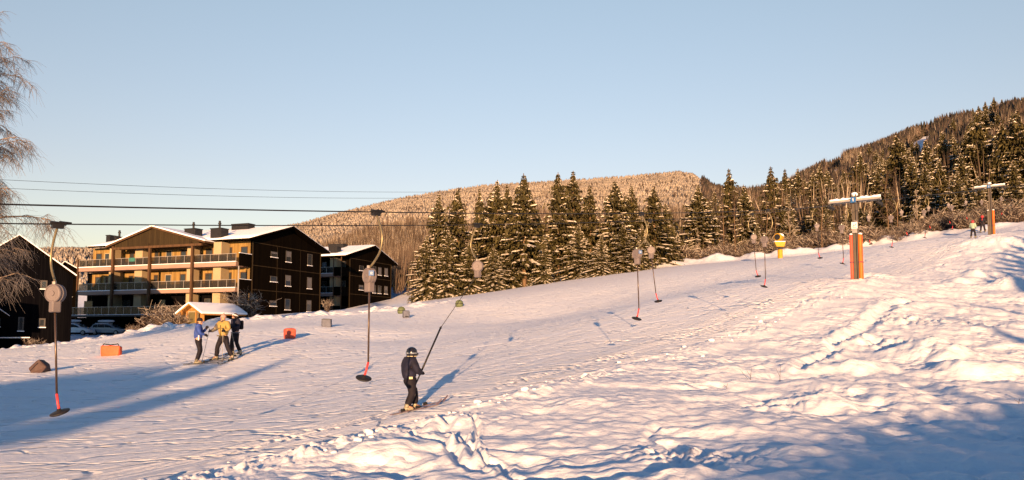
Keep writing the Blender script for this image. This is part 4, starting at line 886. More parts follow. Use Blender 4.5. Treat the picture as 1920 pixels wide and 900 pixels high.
# --- parked cars with roof boxes
def car(loc, rz, paint, label, box=True):
    e = empty('parked_car', loc, rz, label, 'car', 'cars parked below the apartment house')
    prof = [(-2.25, .35), (-2.3, .75), (-2.2, 1.0), (-2.05, 1.12), (-1.75, 1.45), (-1.2, 1.5), (.1, 1.48), (.55, 1.38), (1.15, 1.02), (2.0, .85), (2.28, .62), (2.3, .35)]
    m = MB(); L = []
    for (y, k) in [(-.86, 0), (-.84, 1), (.84, 1), (.86, 0)]: pass
    rings = []
    for yy, top in [(-.78, .62), (-.88, .80), (-.86, 1.0), (.86, 1.0), (.88, .8), (.78, .62)]:
        pass
    n = len(prof); vs = []
    for y, sc in [(-.87, 0), (-.62, 1), (.62, 1), (.87, 0)]:
        for (x, z) in prof: vs.append((x, y if z < 1.0 or sc == 1 else y * .93, z if sc or z < 1.02 else z - .04))
    fs = [tuple(range(n)), tuple(range(3 * n, 4 * n))[::-1]] + [(i + r * n, (i + 1) % n + r * n, (i + 1) % n + (r + 1) * n, i + (r + 1) * n)[::-1] for r in range(3) for i in range(n)]
    m.add(vs, fs); m.build('body', paint, e, bevel=.05)
    g = MB()
    for s in (-1, 1):
        y = s * .872 * .97
        for pr in ([(-1.75, 1.03), (-1.62, 1.36), (-1.15, 1.42), (-1.1, 1.03)], [(-1.02, 1.03), (-1.05, 1.43), (-.2, 1.43), (-.18, 1.03)], [(-.1, 1.03), (-.12, 1.43), (.1, 1.42), (.5, 1.3), (.95, 1.03)]):
            g.poly_prism([(a, y, b - .02) for a, b in pr], (0, s * .03, 0))
    g.poly_prism([(.62, -.58, 1.36), (1.1, -.68, 1.07), (1.1, .68, 1.07), (.62, .58, 1.36)], (.03, 0, .03)); g.poly_prism([(-2.06, -.62, 1.14), (-1.8, -.56, 1.42), (-1.8, .56, 1.42), (-2.06, .62, 1.14)], (-.04, 0, .01)); g.build('windows', M['glass'], e)
    for x in (-1.42, 1.45):
        for s in (-1, 1):
            w = MB(); w.lathe([(.2, s * .70), (.33, s * .70), (.33, s * .90), (.2, s * .90)], (x, 0, .33), 'Y', 20); wo_ = w.build('wheel', M['tyre'], e)
            w = MB(); w.lathe([(.01, s * -.905), (.2, s * -.905), (.2, s * -.92), (.01, s * -.93)], (x, 0, .33), 'Y', 14); w.build('rim', M['steel'], wo_)
    for s in (-1, 1):
        w = MB(); w.box(-2.33, -2.2, s * .62 - .1, s * .62 + .1, .82, 1.0); w.build('tail_lamp', M['lamp_red'], e)
        w = MB(); w.box(2.15, 2.3, s * .62 - .14, s * .62 + .14, .64, .76); w.build('headlight', M['white'], e)
    sn = MB(); sn.box(-1.7, .05, -.55, .55, 1.505, 1.56); sn.build('roof_snow', M['snow'], e, bevel=.02)
    rk = MB()
    for x in (-1.2, .0): rk.box(x - .03, x + .03, -.6, .6, 1.57, 1.64)
    rk.build('roof_rack', M['dark_metal'], e)
    rb_ = MB(); rb_.lathe([(.02, -1.1), (.28, -1.0), (.38, -.5), (.40, .2), (.33, .9), (.02, 1.15)], (-.55, .1, 1.82), 'X', 12, (1, 1, .42)); bo = rb_.build('roof_box', M['white'] , loc and None, True)
    bo.parent = None; bo.location = (0, 0, 0); bo.matrix_world = e.matrix_basis.copy() if False else Matrix.Translation(loc) @ Matrix.Rotation(rz, 4, 'Z')
    tag(bo, 'long pale roof box on top of the ' + label.split(' parked')[0], 'roof box', 'roof boxes on the parked cars')
    return e
q = P(142, 633, 95); car(Vector((q.x, q.y, h1(q.x, q.y, False) )), R(-3), M['car_silver'], 'silver station wagon parked behind the snow bank, the left one of the two')
q = P(193, 632, 94.5); car(Vector((q.x, q.y + 1.5, h1(q.x, q.y, False))), R(-6), M['car_grey'], 'dark grey low car parked right of the silver station wagon')

# --- added block shading the car park, and spruces out of view shading the slope
lo = Vector((-64, 66, 0)); lo.z = h1(lo.x, lo.y, False)
shade_block = empty('shade_block', lo, 0, 'long low unseen block added beyond the left edge to shade the car park', 'building')
m = MB(); m.box(-16, 16, -4, 4, -1, 4.6); m.build('walls', M['shade_black_timber'], shade_block)
shell_roof(shade_block, -16.5, 16.5, -4.6, 4.6, 0, 4.6, 6.6)
def shade_spruce(px, py, D, wide, kind, label='spruce standing behind the viewer'):
    p = hit(px, py); top = p - LD * (D / math.hypot(LD.x, LD.y)); g = h1(top.x, top.y, False)
    place_spruce(kind, (top.x, top.y, g), top.z, label, 'spruces behind the viewer', wide)
_rs2 = random.Random(77)
for i in range(22):     # left shade: crown tips of a dense stand
    px = 562 - 40 * i + (_rs2.uniform(-10, 10) if i else 0)
    if 470 < px < 550: continue
    py = float(np.interp(px, [-400, 0, 150, 300, 480, 580], [770, 718, 699, 681, 669, 664])); shade_spruce(px, py, 62, 1.5 if px < 500 else .8, (0, 3, 4)[i % 3])
    if px < 430: shade_spruce(px - 15, py + 16, 66, 1.7, (3, 0, 4)[i % 3])
for i in range(26):     # lower right shade
    px = 1255 + 38 * i + _rs2.uniform(-12, 12); py = float(np.interp(px, [1240, 1400, 1550, 1700, 1920, 2300], [872, 832, 790, 766, 722, 690])); shade_spruce(px, py - 4, 40, 1.5, (0, 3, 2)[i % 3])
    shade_spruce(px + 20, py + 22, 44, 2.0, (3, 0, 4)[i % 3])
for i in range(12):     # shade at the upper right, seen over the bank
    px = float(np.interp(i, [0, 4, 8, 11], [1890, 1872, 1850, 1830])) + _rs2.uniform(-8, 8); py = 434 + 8 * i; shade_spruce(px, py, 52, 1.3, (0, 3, 2)[i % 3]); shade_spruce(px + 55, py + 4, 55, 1.6, (3, 4, 0)[i % 3])
for (px, py, wd) in [(1800,560,.55),(1735,578,.4),(1560,652,.2)]: shade_spruce(px, py, 52, wd, (0, 3, 2)[int(px) % 3])

# ------------------------------------------------------------------ the platter lift
def s_at(px, v):
    ss = np.linspace(-6, 110, 4000); best = None
    xs = np.array([(lambda q: q[0] / q[1] if q[1] > .5 else -9)(line_pt(s, v)) for s in ss]); k = ray(px, 420)[0]; i = int(np.argmin(np.abs(xs - k))); return float(ss[i])
GA = 1.95
def zfrom(px, py, v):
    q = line_pt(s_at(px, v), v); return ray(px, py)[2] * q[1]
LK = [(-30, 3.0 - 3.9)] ; LPX = [(0,419),(108,420),(440,422),(800,424),(1215,413),(1400,402),(1558,384),(1700,370),(1826,358),(1900,348)]
UPX = [(0,384),(400,391),(705,398),(1000,401),(1203,400),(1440,394),(1655,374),(1760,364),(1888,352)]
def cable_fn(pxs, v):
    S = [s_at(p, v) for p, _ in pxs]; Z = [zfrom(p, y, v) for p, y in pxs]
    cf = np.polyfit(S[:-3], Z[:-3], 2); sT = S1; zT = float(np.polyval(cf, sT))
    def f(s):
        if s <= sT: return float(np.polyval(cf, s)) if s > -6 else float(np.polyval(cf, -6)) + (s + 6) * float(np.polyval(np.polyder(cf), -6))
        zz = np.interp(s, [sT, S[-2], S[-2] + 60], [zT, Z[-2], Z[-2] + (Z[-2] - zT) / (S[-2] - sT) * 60]); return float(zz)
    return f
cL = cable_fn(LPX, 0.0); cU = cable_fn(UPX, GA)
for nm, f, v, lab in [('a', cL, 0.0, 'thin dark haul cable over the ski track, the lower one of the lift pair'), ('b', cU, GA, 'thin dark haul cable nearer the viewer, the upper one of the lift pair')]:
    m = MB(); ss = list(np.linspace(-22, S1, 30)) + list(np.linspace(S1 + 1, 105, 24)); m.tube([(*line_pt(s, v), f(s)) for s in ss], .0085, 6); tag(m.build('haul_cable', M['dark_metal']), lab, 'cable', 'haul cables of the lift')
for (a, b, lab) in [((-200, 326), (1960, 352), 'thin power line crossing the sky above the roofs, the upper one'), ((-200, 343), (1960, 362), 'thin power line crossing the sky above the roofs, the lower one')]:
    mid = 366 if a[1] < 330 else 374
    p0 = P(a[0], a[1], 42); p1 = P(820, 360 if a[1] < 330 else 371, 72); p2 = P(b[0], b[1], 150)
    m = MB(); m.tube([p0.lerp(p1, i / 20) - Vector((0, 0, .9 * 4 * (i / 20) * (1 - i / 20) * .35)) for i in range(21)] + [p1.lerp(p2, i / 20) for i in range(1, 21)], .013, 5); tag(m.build('power_line', M['dark_metal']), lab, 'wire', 'power lines')

M['glyph'] = M['white']
def glyphs(m, text, x, z, h, put):
    """seven segment like strokes; put(a0,a1,b0,b1) adds one stroke"""
    seg = {'0': 'abcdef', '1': 'bc', '2': 'abged', '3': 'abgcd', '4': 'fgbc', '5': 'afgcd', '6': 'afgedc', '7': 'abc', '8': 'abcdefg', '9': 'abcdfg'}
    w = h * .5; t = h * .14
    for ch in text:
        for s in seg[ch]:
            a = {'a': (0, w, h - t, h), 'g': (0, w, h / 2 - t / 2, h / 2 + t / 2), 'd': (0, w, 0, t), 'f': (0, t, h / 2, h), 'b': (w - t, w, h / 2, h), 'e': (0, t, 0, h / 2), 'c': (w - t, w, 0, h / 2)}[s]
            put(x + a[0], x + a[1], z + a[2], z + a[3])
        x += w * 1.35
def hanger(s, v, f, side, label, num=None, swing=0.0, tow=None, rod=1.13):
    q = line_pt(s, v); N = N1 if s < S1 else N2; loc = Vector((q[0], q[1], f(s))); rz = math.atan2(N[1], N[0])
    e = empty('platter_hanger', loc, rz, label, 'ski lift hanger', 'platter hangers along the lift cables')
    # local +x points away from the track (right), local +y uphill
    m = MB(); m.tube([(0, -.08, .01), (0, .09, .01)], .022, 8); m.box(-.03, .03, -.06, .06, -.05, .0); m.tube([(0, .02, .02), (.0, .15, .03)], [.022, .010], 8); m.build('cable_grip', M['dark_metal'], e)
    if side > 0: arc = [(0, 0, -.03), (.055, 0, -.12), (.115, 0, -.27), (.13, 0, -.40), (.09, 0, -.54), (-.01, 0, -.66), (-.115, 0, -.75)]
    else: arc = [(0, 0, -.03), (-.06, 0, -.12), (-.13, 0, -.26), (-.155, 0, -.40), (-.12, 0, -.52), (-.04, 0, -.63), (.03, 0, -.71)]
    pts = []
    for i in range(len(arc) - 1):
        a, b = Vector(arc[i]), Vector(arc[i + 1]); p = Vector(arc[max(i - 1, 0)]); n = Vector(arc[min(i + 2, len(arc) - 1)])
        for k in range(4):
            t = k / 4; pts.append(.5 * ((2 * a) + (b - p) * t + (2 * p - 5 * a + 4 * b - n) * t * t + (3 * a - p - 3 * b + n) * t ** 3))
    pts.append(Vector(arc[-1])); m = MB(); m.tube(pts, .015, 8); m.build('curved_arm', M['arm'], e, True)
    bc = Vector((arc[-1][0] + (.0 if side > 0 else .0), 0, arc[-1][2] - .11))
    # spring box: two flat drums, a rim and the rope outlet below
    rot = Matrix.Rotation(R(90) - rz + (R(-12) if side < 0 else R(38)), 4, 'Z').to_3x3()
    m = MB(); m.lathe([(.02, -.06), (.03, -.06), (.032, -.05), (.085, -.05), (.09, -.058), (.10, -.055), (.108, -.045), (.108, -.01), (.112, -.008), (.112, .008), (.108, .01), (.108, .045), (.10, .055), (.09, .058), (.085, .05), (.032, .05), (.03, .062), (.012, .075)], bc, 'X', 26, rot=Matrix.Rotation(-rz + (R(80) if side < 0 else R(40)), 4, 'Z').to_3x3())
    b_ = m.build('spring_box', M['box_grey'], e, True)
    for p in b_.data.polygons: p.use_smooth = False
    m = MB(); o = bc + Vector((0, 0, -.12)); m.box(o.x - .055, o.x + .055, o.y - .05, o.y + .05, o.z - .10, o.z + .04); m.build('rope_outlet', M['box_grey'], b_, bevel=.015)
    m = MB(); m.tube([bc + Vector((0, -.02, .06)), bc + Vector((0, -.02, .14))], .022, 8); m.build('arm_clamp', M['steel'], e)
    if num:
        rm = Matrix.Rotation(-rz, 4, 'Z').to_3x3(); c = bc + rm @ Vector((.0, -.125, .02)); m = MB(); pl = MB()
        def add(mb, x0, x1, z0, z1, y0, y1):
            k = len(mb.v); mb.box(x0, x1, y0, y1, z0, z1)
            for i in range(k, len(mb.v)): mb.v[i] = tuple(rm @ Vector(mb.v[i]) + c)
        add(pl, .012, .082, -.025, .045, 0, .006); po = pl.build('number_plate', M['blue_sign'], b_); glyphs(m, num, .026, -.008, .032, lambda a, b, c_, d: add(m, a, b, c_, d, -.003, -.0005)); m.build('number', M['white'], po)
    low = bc + Vector((0, 0, -.20))
    if tow is None:
        sw = Vector((math.sin(swing) * math.cos(-rz), math.sin(swing) * math.sin(-rz), 0)) * rod
        kn = low + sw + Vector((0, 0, -rod * .86)); m = MB(); m.tube([low + Vector((0, 0, .05)), low.lerp(kn, .5) + sw * .02, kn], .0125, 8); r = m.build('tow_rod', M['tube'], e, True)
        hz = -1 if side > 0 else 1
        dw = Matrix.Rotation(-rz, 4, 'Z').to_3x3() @ Vector((.055 * hz, -.02, -.20)); en = kn + dw; m = MB(); m.tube([kn + Vector((0, 0, .01)), kn + dw * .4 + Vector((0, 0, -.01)), en], .015, 8); m.build('red_grip', M['red_tube'], e, True)
        tilt = (Matrix.Rotation(R(-12 * hz), 3, 'Y') @ Matrix.Rotation(R(16), 3, 'X')); rr = Matrix.Rotation(-rz, 3, 'Z') @ tilt
        m = MB(); m.lathe([(.01, -.018), (.09, -.016), (.106, -.004), (.106, .006), (.09, .012), (.03, .016), (.02, .045)], en, 'Z', 26, rot=rr); m.build('platter', M['black_rubber'], e, True)
    else:
        inv = (Matrix.Translation(loc) @ Matrix.Rotation(rz, 4, 'Z')).inverted(); a = inv @ tow[0]; b = inv @ tow[1]; c = inv @ tow[2]
        m = MB(); m.tube([low + Vector((0, 0, .05)), a], .006, 6); m.build('tow_rope', M['dark_metal'], e)
        m = MB(); m.tube([a, b], .017, 8); m.tube([a, a + (a - b).normalized() * .05], [.024, .008], 8); m.build('tow_rod', M['black_rubber'], e, True)
        dr = (b - c); m = MB(); m.tube([b, c], .013, 8); m.build('seat_rod', M['black_rubber'], e)
        m = MB(); m.lathe([(.01, -.012), (.065, -.01), (.065, .01), (.01, .015)], c, 'Z', 20, rot=(b - c).to_track_quat('Z', 'Y').to_matrix()); m.build('platter', M['black_rubber'], e, True)
    return e
# ---- lift towers
def tower(s, h_top, base_extra, label, zc, first):
    q = line_pt(s, GA / 2); N = N1 if first else N2; z = h1(q[0], q[1], False) - .3; rz = math.atan2(N[1], N[0]) + (R(0) if first else 0)
    e = empty('lift_tower', (q[0], q[1], z), rz, label, 'lift tower', 'lift towers')
    H = zc - z + .45; hw = .095
    m = MB(); m.box(-hw, hw, -.06, .06, 0, H); m.box(-hw, -hw + .035, -.13, -.062, 0, H); m.box(hw - .035, hw, -.13, -.062, 0, H); m.box(-hw, -hw + .035, .062, .13, 0, H); m.box(hw - .035, hw, .062, .13, 0, H); m.build('mast', M['concrete_tower'], e)
    m = MB(); m.ball((0, 0, H), .14, sc=(1, 1, .75)); m.build('snow_cap', M['snow'], e, True)
    ax = GA / 2 + .08; za = zc - z + .10
    m = MB(); m.box(-ax, ax, -.20, -.14, za + .03, za + .12); m.box(-ax, ax, .14, .20, za + .03, za + .12); m.box(-ax, -ax + .05, -.139, .139, za + .03, za + .12); m.box(ax - .05, ax, -.139, .139, za + .03, za + .12); arm = m.build('crossarm', M['steel'], e)
    rs = random.Random(int(s)); m = MB(); n = 26; pts = [(-ax + 2 * ax * i / n, rs.uniform(-.03, .03), za + .17 + rs.uniform(-.02, .02)) for i in range(n + 1)]; m.tube(pts, [rs.uniform(.05, .085) * (1 if abs(p[0]) > .2 else .6) for p in pts], 8); sn = m.build('arm_snow', M['snow'], arm, True)
    for sx in (-1, 1):
        xx = sx * GA / 2; m = MB()
        m.box(xx - .02, xx + .02, -.42, .42, za - .16, za - .08); m.box(xx - .03, xx + .03, -.04, .04, za - .08, za - .003); hb = m.build('sheave_frame', M['dark_metal'], e)
        for yy in (-.33, -.11, .11, .33):
            w = MB(); w.lathe([(.03, -.03), (.095, -.03), (.08, 0), (.095, .03), (.03, .03)], (xx + .05 * sx, yy, za - .14), 'X', 16); w.build('sheave', M['black_rubber'], hb, True)
    # pads
    hp = 2.0
    for sx, mt, nm in ((-1, 'red_pad' if first else 'concrete_tower', 'faded red padding with frost on top' if first else 'grey brown padding'), (1, 'orange_pad', 'bright orange padding')):
        m = MB(); x0 = sx * (hw + .02); x1 = sx * (hw + .15); xa, xb = min(x0, x1), max(x0, x1)
        m.box(xa, xb, -.15, .15, .1, hp + .3); pd = m.build('pad', M[mt], e, bevel=.04); pd['label'] = nm
        m = MB(); m.box(xa - .004, xb + .004, -.156, .156, 1.05, 1.09); m.build('strap', M['purple'], pd)
        m = MB(); m.ball(((xa + xb) / 2, 0, hp + .32), .11, sc=(.75, 1.4, .45)); m.build('snow_cap', M['snow'], pd, True)
    if True:
        m = MB(); m.box(-.11, .11, -.245, -.222, za - .04, za + .2); sg = m.build('number_sign', M['blue_sign'], e); m = MB()
        if first: m.box(-.014, .014, -.252, -.246, za + .01, za + .15); m.box(-.04, -.015, -.252, -.246, za + .10, za + .13)
        else: glyphs(m, '2', -.04, za + .01, .13, lambda a, b, c, d: m.box(a, b, -.252, -.246, c, d))
        m.build('number', M['white'], sg)
        if first:
            m = MB(); m.box(-.13, .12, -.16, -.135, 2.55, 2.85); sg = m.build('warning_sign', M['white'], e); m = MB(); m.box(-.11, .10, -.16, -.136, 2.36, 2.545); m.build('sign_lower_half', M['steel'], sg)
            m = MB(); m.tube([(-.07, -.165, 2.62), (-.03, -.165, 2.72), (.02, -.165, 2.68), (.06, -.165, 2.76)], .012, 4); m.box(-.07, .07, -.167, -.162, 2.59, 2.605); m.build('pictogram', M['dark_metal'], sg)
            m = MB(); zz = 2.9
            while zz < H - .8:
                m.tube([(-.02, -.07, zz), (-.02, -.22, zz), (.16, -.22, zz)], .012, 5); zz += .42
            m.build('climbing_rungs', M['steel'], e)
    return e
zc1 = (cL(S1) + cU(S1)) / 2; tower(S1 + .55, 0, 0, 'grey lift tower with orange pads and a snowy crossarm, the near one', zc1, True)
zc2 = (cL(S2) + cU(S2)) / 2; tower(S2, 0, 0, 'distant lift tower with orange pad at the top of the visible track', zc2, False)

# child being towed: positions used by both the hanger and the figure
sC = s_at(773, -.02); cq = line_pt(sC, -.02); CH = Vector((cq[0], cq[1], h1(cq[0], cq[1]) + .0))
hand = P(791, 694, CH.y + .22); top_rod = P(826, 615, CH.y + 1.0); seat = P(776, 728, CH.y + .02)
sH = s_at(893, 0.0)
hanger(sH, 0, cL, -1, 'hanger towing the child, its rope pulled out towards the black rod in the hands', tow=(top_rod, hand, seat))
hl = [(108, 0, 'nearest hanger at the far left with round grey spring box and black platter', None, .06),
      (1218, 0, 'hanger whose arm bows left, right one of the close pair before the snowy trees', None, .10),
      (1411, 0, 'farther hanger of the overlapping pair left of the snow gun, its arm bowing left', None, .05),
      (1530, 0, 'hanger just left of the first tower with its arm bowing left', None, .03),
      (1628, 0, 'hanger seen directly behind the pads of the first lift tower', None, 0),
      (1690, 0, 'hanger right of the first tower with its rod swung to the right', None, .22),
      (1741, 0, 'hanger halfway between the towers, farther one of a crossing pair', None, .02),
      (1779, 0, 'hanger above the snow just left of the child in the mint jacket', None, .02),
      (1812, 0, 'small hanger over the head of the child in the black coat', None, .0)]
hu = [(705, 1, 'near hanger in front of the second apartment house with a blue number plate', '12', .0),
      (1203, 1, 'hanger whose arm bows right, left one of the close pair before the snowy trees', '13', .02),
      (1440, 1, 'nearer hanger of the overlapping pair left of the snow gun, its arm bowing right', None, .0),
      (1584, 1, 'hanger touching the left arm of the first lift tower with its arm bowing right', None, .03),
      (1676, 1, 'first hanger right of the near tower, its arm bowing right', None, .02),
      (1738, 1, 'hanger halfway between the towers, nearer one of a crossing pair', None, .02),
      (1790, 1, 'hanger at the shrubs between the crossing pair and the far tower', None, 0),
      (1846, 1, 'small hanger left of the far tower mast', None, 0),
      (1883, 1, 'tiny hanger right of the far tower mast', None, 0)]
for (px, u, lab, num, sw) in hl + hu:
    v = GA if u else 0.0; hanger(s_at(px, v), v, cU if u else cL, 1 if u else -1, lab, num, sw)

# ------------------------------------------------------------------ snow gun
g = hit(1463, 484); gz = h1(g.x, g.y); k = 48 / F * g.y / 3.1
sg = empty('snow_gun', (g.x, g.y, gz - .05), R(0), 'yellow snow gun with a snowy round fan housing on a yellow post', 'snow gun'); sg.scale = (k, k, k)
m = MB(); m.lathe([(.30, 0), (.30, 1.05), (.26, 1.1)], (0, 0, 0), 'Z', 14); m.build('post_cover', M['yellow'], sg)
m = MB(); m.tube([(-.18, 0, 1.05), (-.24, 0, 1.5)], .05); m.tube([(.18, 0, 1.05), (.3, 0, 1.5)], .05); m.tube([(0, 0, 1.0), (0, 0, 1.5)], .09); m.build('bracket', M['dark_metal'], sg)
m = MB(); m.poly_prism([(-.50, -.35, 1.42), (.42, -.35, 1.42), (.60, -.35, 2.02), (-.78, -.35, 2.02)], (0, .8, 0)); cb = m.build('cabinet', M['yellow'], sg, bevel=.05)
m = MB(); m.box(-.74, .58, -.34, .44, 2.02, 2.12); m.build('snow_layer', M['snow'], cb, bevel=.04)
rot = Matrix.Rotation(R(38), 3, 'Z') @ Matrix.Rotation(R(-8), 3, 'X')
m = MB(); m.lathe([(.36, -.62), (.46, -.62), (.48, -.3), (.44, .3), (.36, .62), (.20, .66)], (-.05, 0, 2.58), 'Y', 22, rot=Matrix.Rotation(R(-42), 3, 'Z')); 
dr = m.build('fan_housing', M['yellow'], sg, True)
m = MB(); m.lathe([(.01, .625), (.345, .63), (.345, .66), (.01, .66)], (-.05, 0, 2.58), 'Y', 22, rot=Matrix.Rotation(R(138), 3, 'Z')); m.lathe([(.01, -.64), (.37, -.64), (.37, -.60), (.01, -.60)], (-.05, 0, 2.58), 'Y', 22, rot=Matrix.Rotation(R(-42), 3, 'Z')); m.build('fan_grille', M['dark_metal'], dr)
m = MB(); m.ball((-.02, .05, 2.86), .47, sc=(1.1, 1.1, .52)); m.ball((.32, .1, 2.75), .22); m.build('snow_cap', M['snow'], dr, True)
m = MB(); m.box(-.12, .12, -.1, .12, 2.1, 2.3); m.build('pivot', M['dark_metal'], sg)

# ------------------------------------------------------------------ markers on the slope
def on(px, py): 
    p = hit(px, py); p.z = h1(p.x, p.y); return p
def soft(name, fn, mats, label, cat, loc, rz, parent=None, group=None):
    o = fn.build(name, mats, None, True); o.location = loc; o.rotation_euler = (0, 0, rz); sd = o.modifiers.new('soft', 'SUBSURF'); sd.levels = 2; sd.render_levels = 2
    return tag(o, label, cat, group)
def padded(w, d, h, lean=0, pinch=.0, seed=1):
    rs = random.Random(seed); m = MB(); vs = []; n = 3
    m.box(-w / 2, w / 2, -d / 2, d / 2, -.05, h); m.v = [(x * (1 - pinch * (z > 0)) + lean * z + rs.uniform(-.04, .04) * w, y + rs.uniform(-.04, .04), z + rs.uniform(-.03, .03)) for x, y, z in m.v]
    # support loops near the edges
    bm = bmesh.new(); me = bpy.data.meshes.new('t'); me.from_pydata(m.v, [], m.f); bm.from_mesh(me); bmesh.ops.bevel(bm, geom=bm.edges[:], offset=min(w, d, h) * .10, segments=1, affect='EDGES')
    m2 = MB(); bm.verts.ensure_lookup_table(); m2.v = [tuple(v.co) for v in bm.verts]; m2.f = [tuple(v.index for v in f.verts) for f in bm.faces]; m2.mi = [0] * len(m2.f); bm.free(); bpy.data.meshes.remove(me); return m2
def size_at(p, px): return px / F * p.y
p = on(208, 667); o = soft('slope_marker', padded(size_at(p, 37), .35, size_at(p, 19), .03, .02, 2), M['orange_bag'], 'bright orange padded block lying on the snow left of the three skiers', 'slope marker', p, R(-3))
m = MB(); m.tube([(-.35, -.05, .42), (-.3, -.05, .50), (.0, -.05, .45), (.32, -.05, .50), (.36, -.05, .42)], .025, 5); m.build('strap', M['dark_metal'], o)
p = on(543, 634); o = soft('slope_marker', padded(size_at(p, 19.5), .5, size_at(p, 20), 0, -.04, 5), M['red_bag'], 'faded red padded barrel on the snow right of the three skiers', 'slope marker', p, R(30))
m = MB(); w_ = size_at(p, 9.6); m.box(w_ * .96, w_ * 1.04, -.16, .16, .1, .42); m.build('side_patch', M['orange_bag'], o)
p = on(612.5, 613); o = soft('slope_marker', padded(size_at(p, 18), .4, size_at(p, 15.5), 0, -.02, 8), M['grey_bag'], 'blue grey padded square block standing on the snow', 'slope marker', p, R(4))
m = MB(); w_ = size_at(p, 9); h_ = size_at(p, 15); m.box(-w_ * .95, w_ * .95, -.225, .225, h_ * .93, h_ * .97); m.build('seam', M['dark_metal'], o)
p = on(761.5, 596); o = soft('slope_marker', padded(size_at(p, 13), .5, size_at(p, 14), 0, 0, 11), M['grey_bag'], 'small grey blue padded drum beside the green cover', 'slope marker', p, R(20))
m = MB(); w_ = size_at(p, 6.5); m.tube([(w_ * math.cos(a), .25 * math.sin(a), .1) for a in np.linspace(0, 6.28, 13)], .03, 4, False); m.build('band', M['dark_metal'], o)
p = on(75, 698); 
m = MB(); rs = random.Random(9); w_ = size_at(p, 32); h_ = size_at(p, 24)
m.add([(-.5 * w_, -.2, .28 * h_), (-.2 * w_, -.3, -.05), (.36 * w_, -.28, -.02), (.5 * w_, -.1, .38 * h_), (.12 * w_, -.22, h_), (-.15 * w_, -.1, .85 * h_), (-.4 * w_, .25, 0), (.4 * w_, .28, 0), (.35 * w_, .2, .6 * h_), (.0 * w_, .2, .92 * h_), (-.4 * w_, .15, .5 * h_)],
      [(0, 1, 4, 5), (1, 2, 3, 4), (5, 4, 9), (4, 3, 8, 9), (3, 2, 7, 8), (0, 5, 9, 10), (0, 10, 6), (0, 6, 1), (6, 7, 2, 1), (6, 10, 9, 8, 7)])
o = m.build('slope_marker', M['brown_bag'], bevel=.03); o.location = p; tag(o, 'dark brown faceted padded lump lying near the leftmost hanger', 'slope marker')
m = MB(); m.tube([(-.3 * w_, -.255, .05), (-.1 * w_, -.265, .4 * h_), (.1 * w_, -.25, .7 * h_)], .012, 4); m.build('seam', M['dark_metal'], o)
for (px, py, wp, lab) in [(752.5, 588, 15, 'round moss green cover left of the grey blue drum'), (861, 575, 15, 'round moss green cover alone in front of the trees')]:
    p = on(px, py); r_ = size_at(p, wp) / 2; m = MB(); m.lathe([(r_ * .7, -.05), (r_ * .98, .25 * r_), (r_, .8 * r_), (r_ * .86, 1.3 * r_), (r_ * .5, 1.65 * r_), (.02, 1.75 * r_)], (0, 0, 0), 'Z', 16); o = m.build('slope_marker', M['green_ball'], None, True); o.location = p; tag(o, lab, 'slope marker')
    m = MB(); m.tube([(r_ * 1.01 * math.cos(a), r_ * 1.01 * math.sin(a), .75 * r_) for a in np.linspace(0, 6.283, 17)], .02, 4, False); m.build('strap', M['dark_metal'], o)
# rocks with snow on the far edge
rr_ = random.Random(21)
for i, (px, py, wpx) in enumerate([(1245,500,12),(1290,496,10),(1345,491,16),(1368,489,20),(1392,487,12),(1424,485,14),(1486,481,14),(1505,478,22),(1520,477,16),(1560,470,18),(1585,466,16),(1620,463,12),(1638,460,20),(1650,462,14),(1665,456,10),(1700,453,14)]):
    p = hit(px, py - 3); w_ = size_at(p, wpx); bm = bmesh.new(); bmesh.ops.create_icosphere(bm, subdivisions=2, radius=.5)
    for v in bm.verts: v.co = Vector((v.co.x * w_, v.co.y * w_ * .7, v.co.z * w_ * rr_.uniform(.38, .5))) * (1 + .25 * float(noise(v.co.x * 3 + i * 5, v.co.y * 3 + v.co.z * 4)))
    me = bpy.data.meshes.new('rock'); bm.to_mesh(me); bm.free(); me.materials.append(M['rock']); o = bpy.data.objects.new('rock', me); col.objects.link(o); o.location = (p.x, p.y - .6, h1(p.x, p.y) + .1 * w_); tag(o, 'brown rock poking out of the snow bank under the shrubs', 'rock', 'rocks along the far edge of the slope')
    m = MB(); m.ball((0, .05, w_ * .2), w_ * .5, sc=(1.0, .75, .30)); m.build('snow_cap', M['snow'], o, True)
# twigs sticking out of the near snow
for i, (px, py, hp, lab) in enumerate([(1407, 709, 22, 'pair of thin twigs poking from the near snow, the left ones'), (1462, 711, 32, 'single upright thin twig poking from the near snow'), (1362, 722, 10, 'tiny dark twig low in the near snow'), (1910, 760, 12, 'tiny dark twig in the blue shade at the right edge')]):
    p = on(px, py); h_ = size_at(p, hp); m = MB(); m.tube([(0, 0, -.03), (.01, 0, h_ * .5), (.03, 0, h_)], [.006, .004, .002], 5); m.tube([(0, 0, h_ * .3), (-.06, .02, h_ * .75)], [.004, .002], 4)
    if i == 0: m.tube([(-.02, 0, -.03), (-.2, .05, h_ * .9)], [.004, .002], 4)
    o = m.build('twig', M['twig']); o.location = p; tag(o, lab, 'twig')
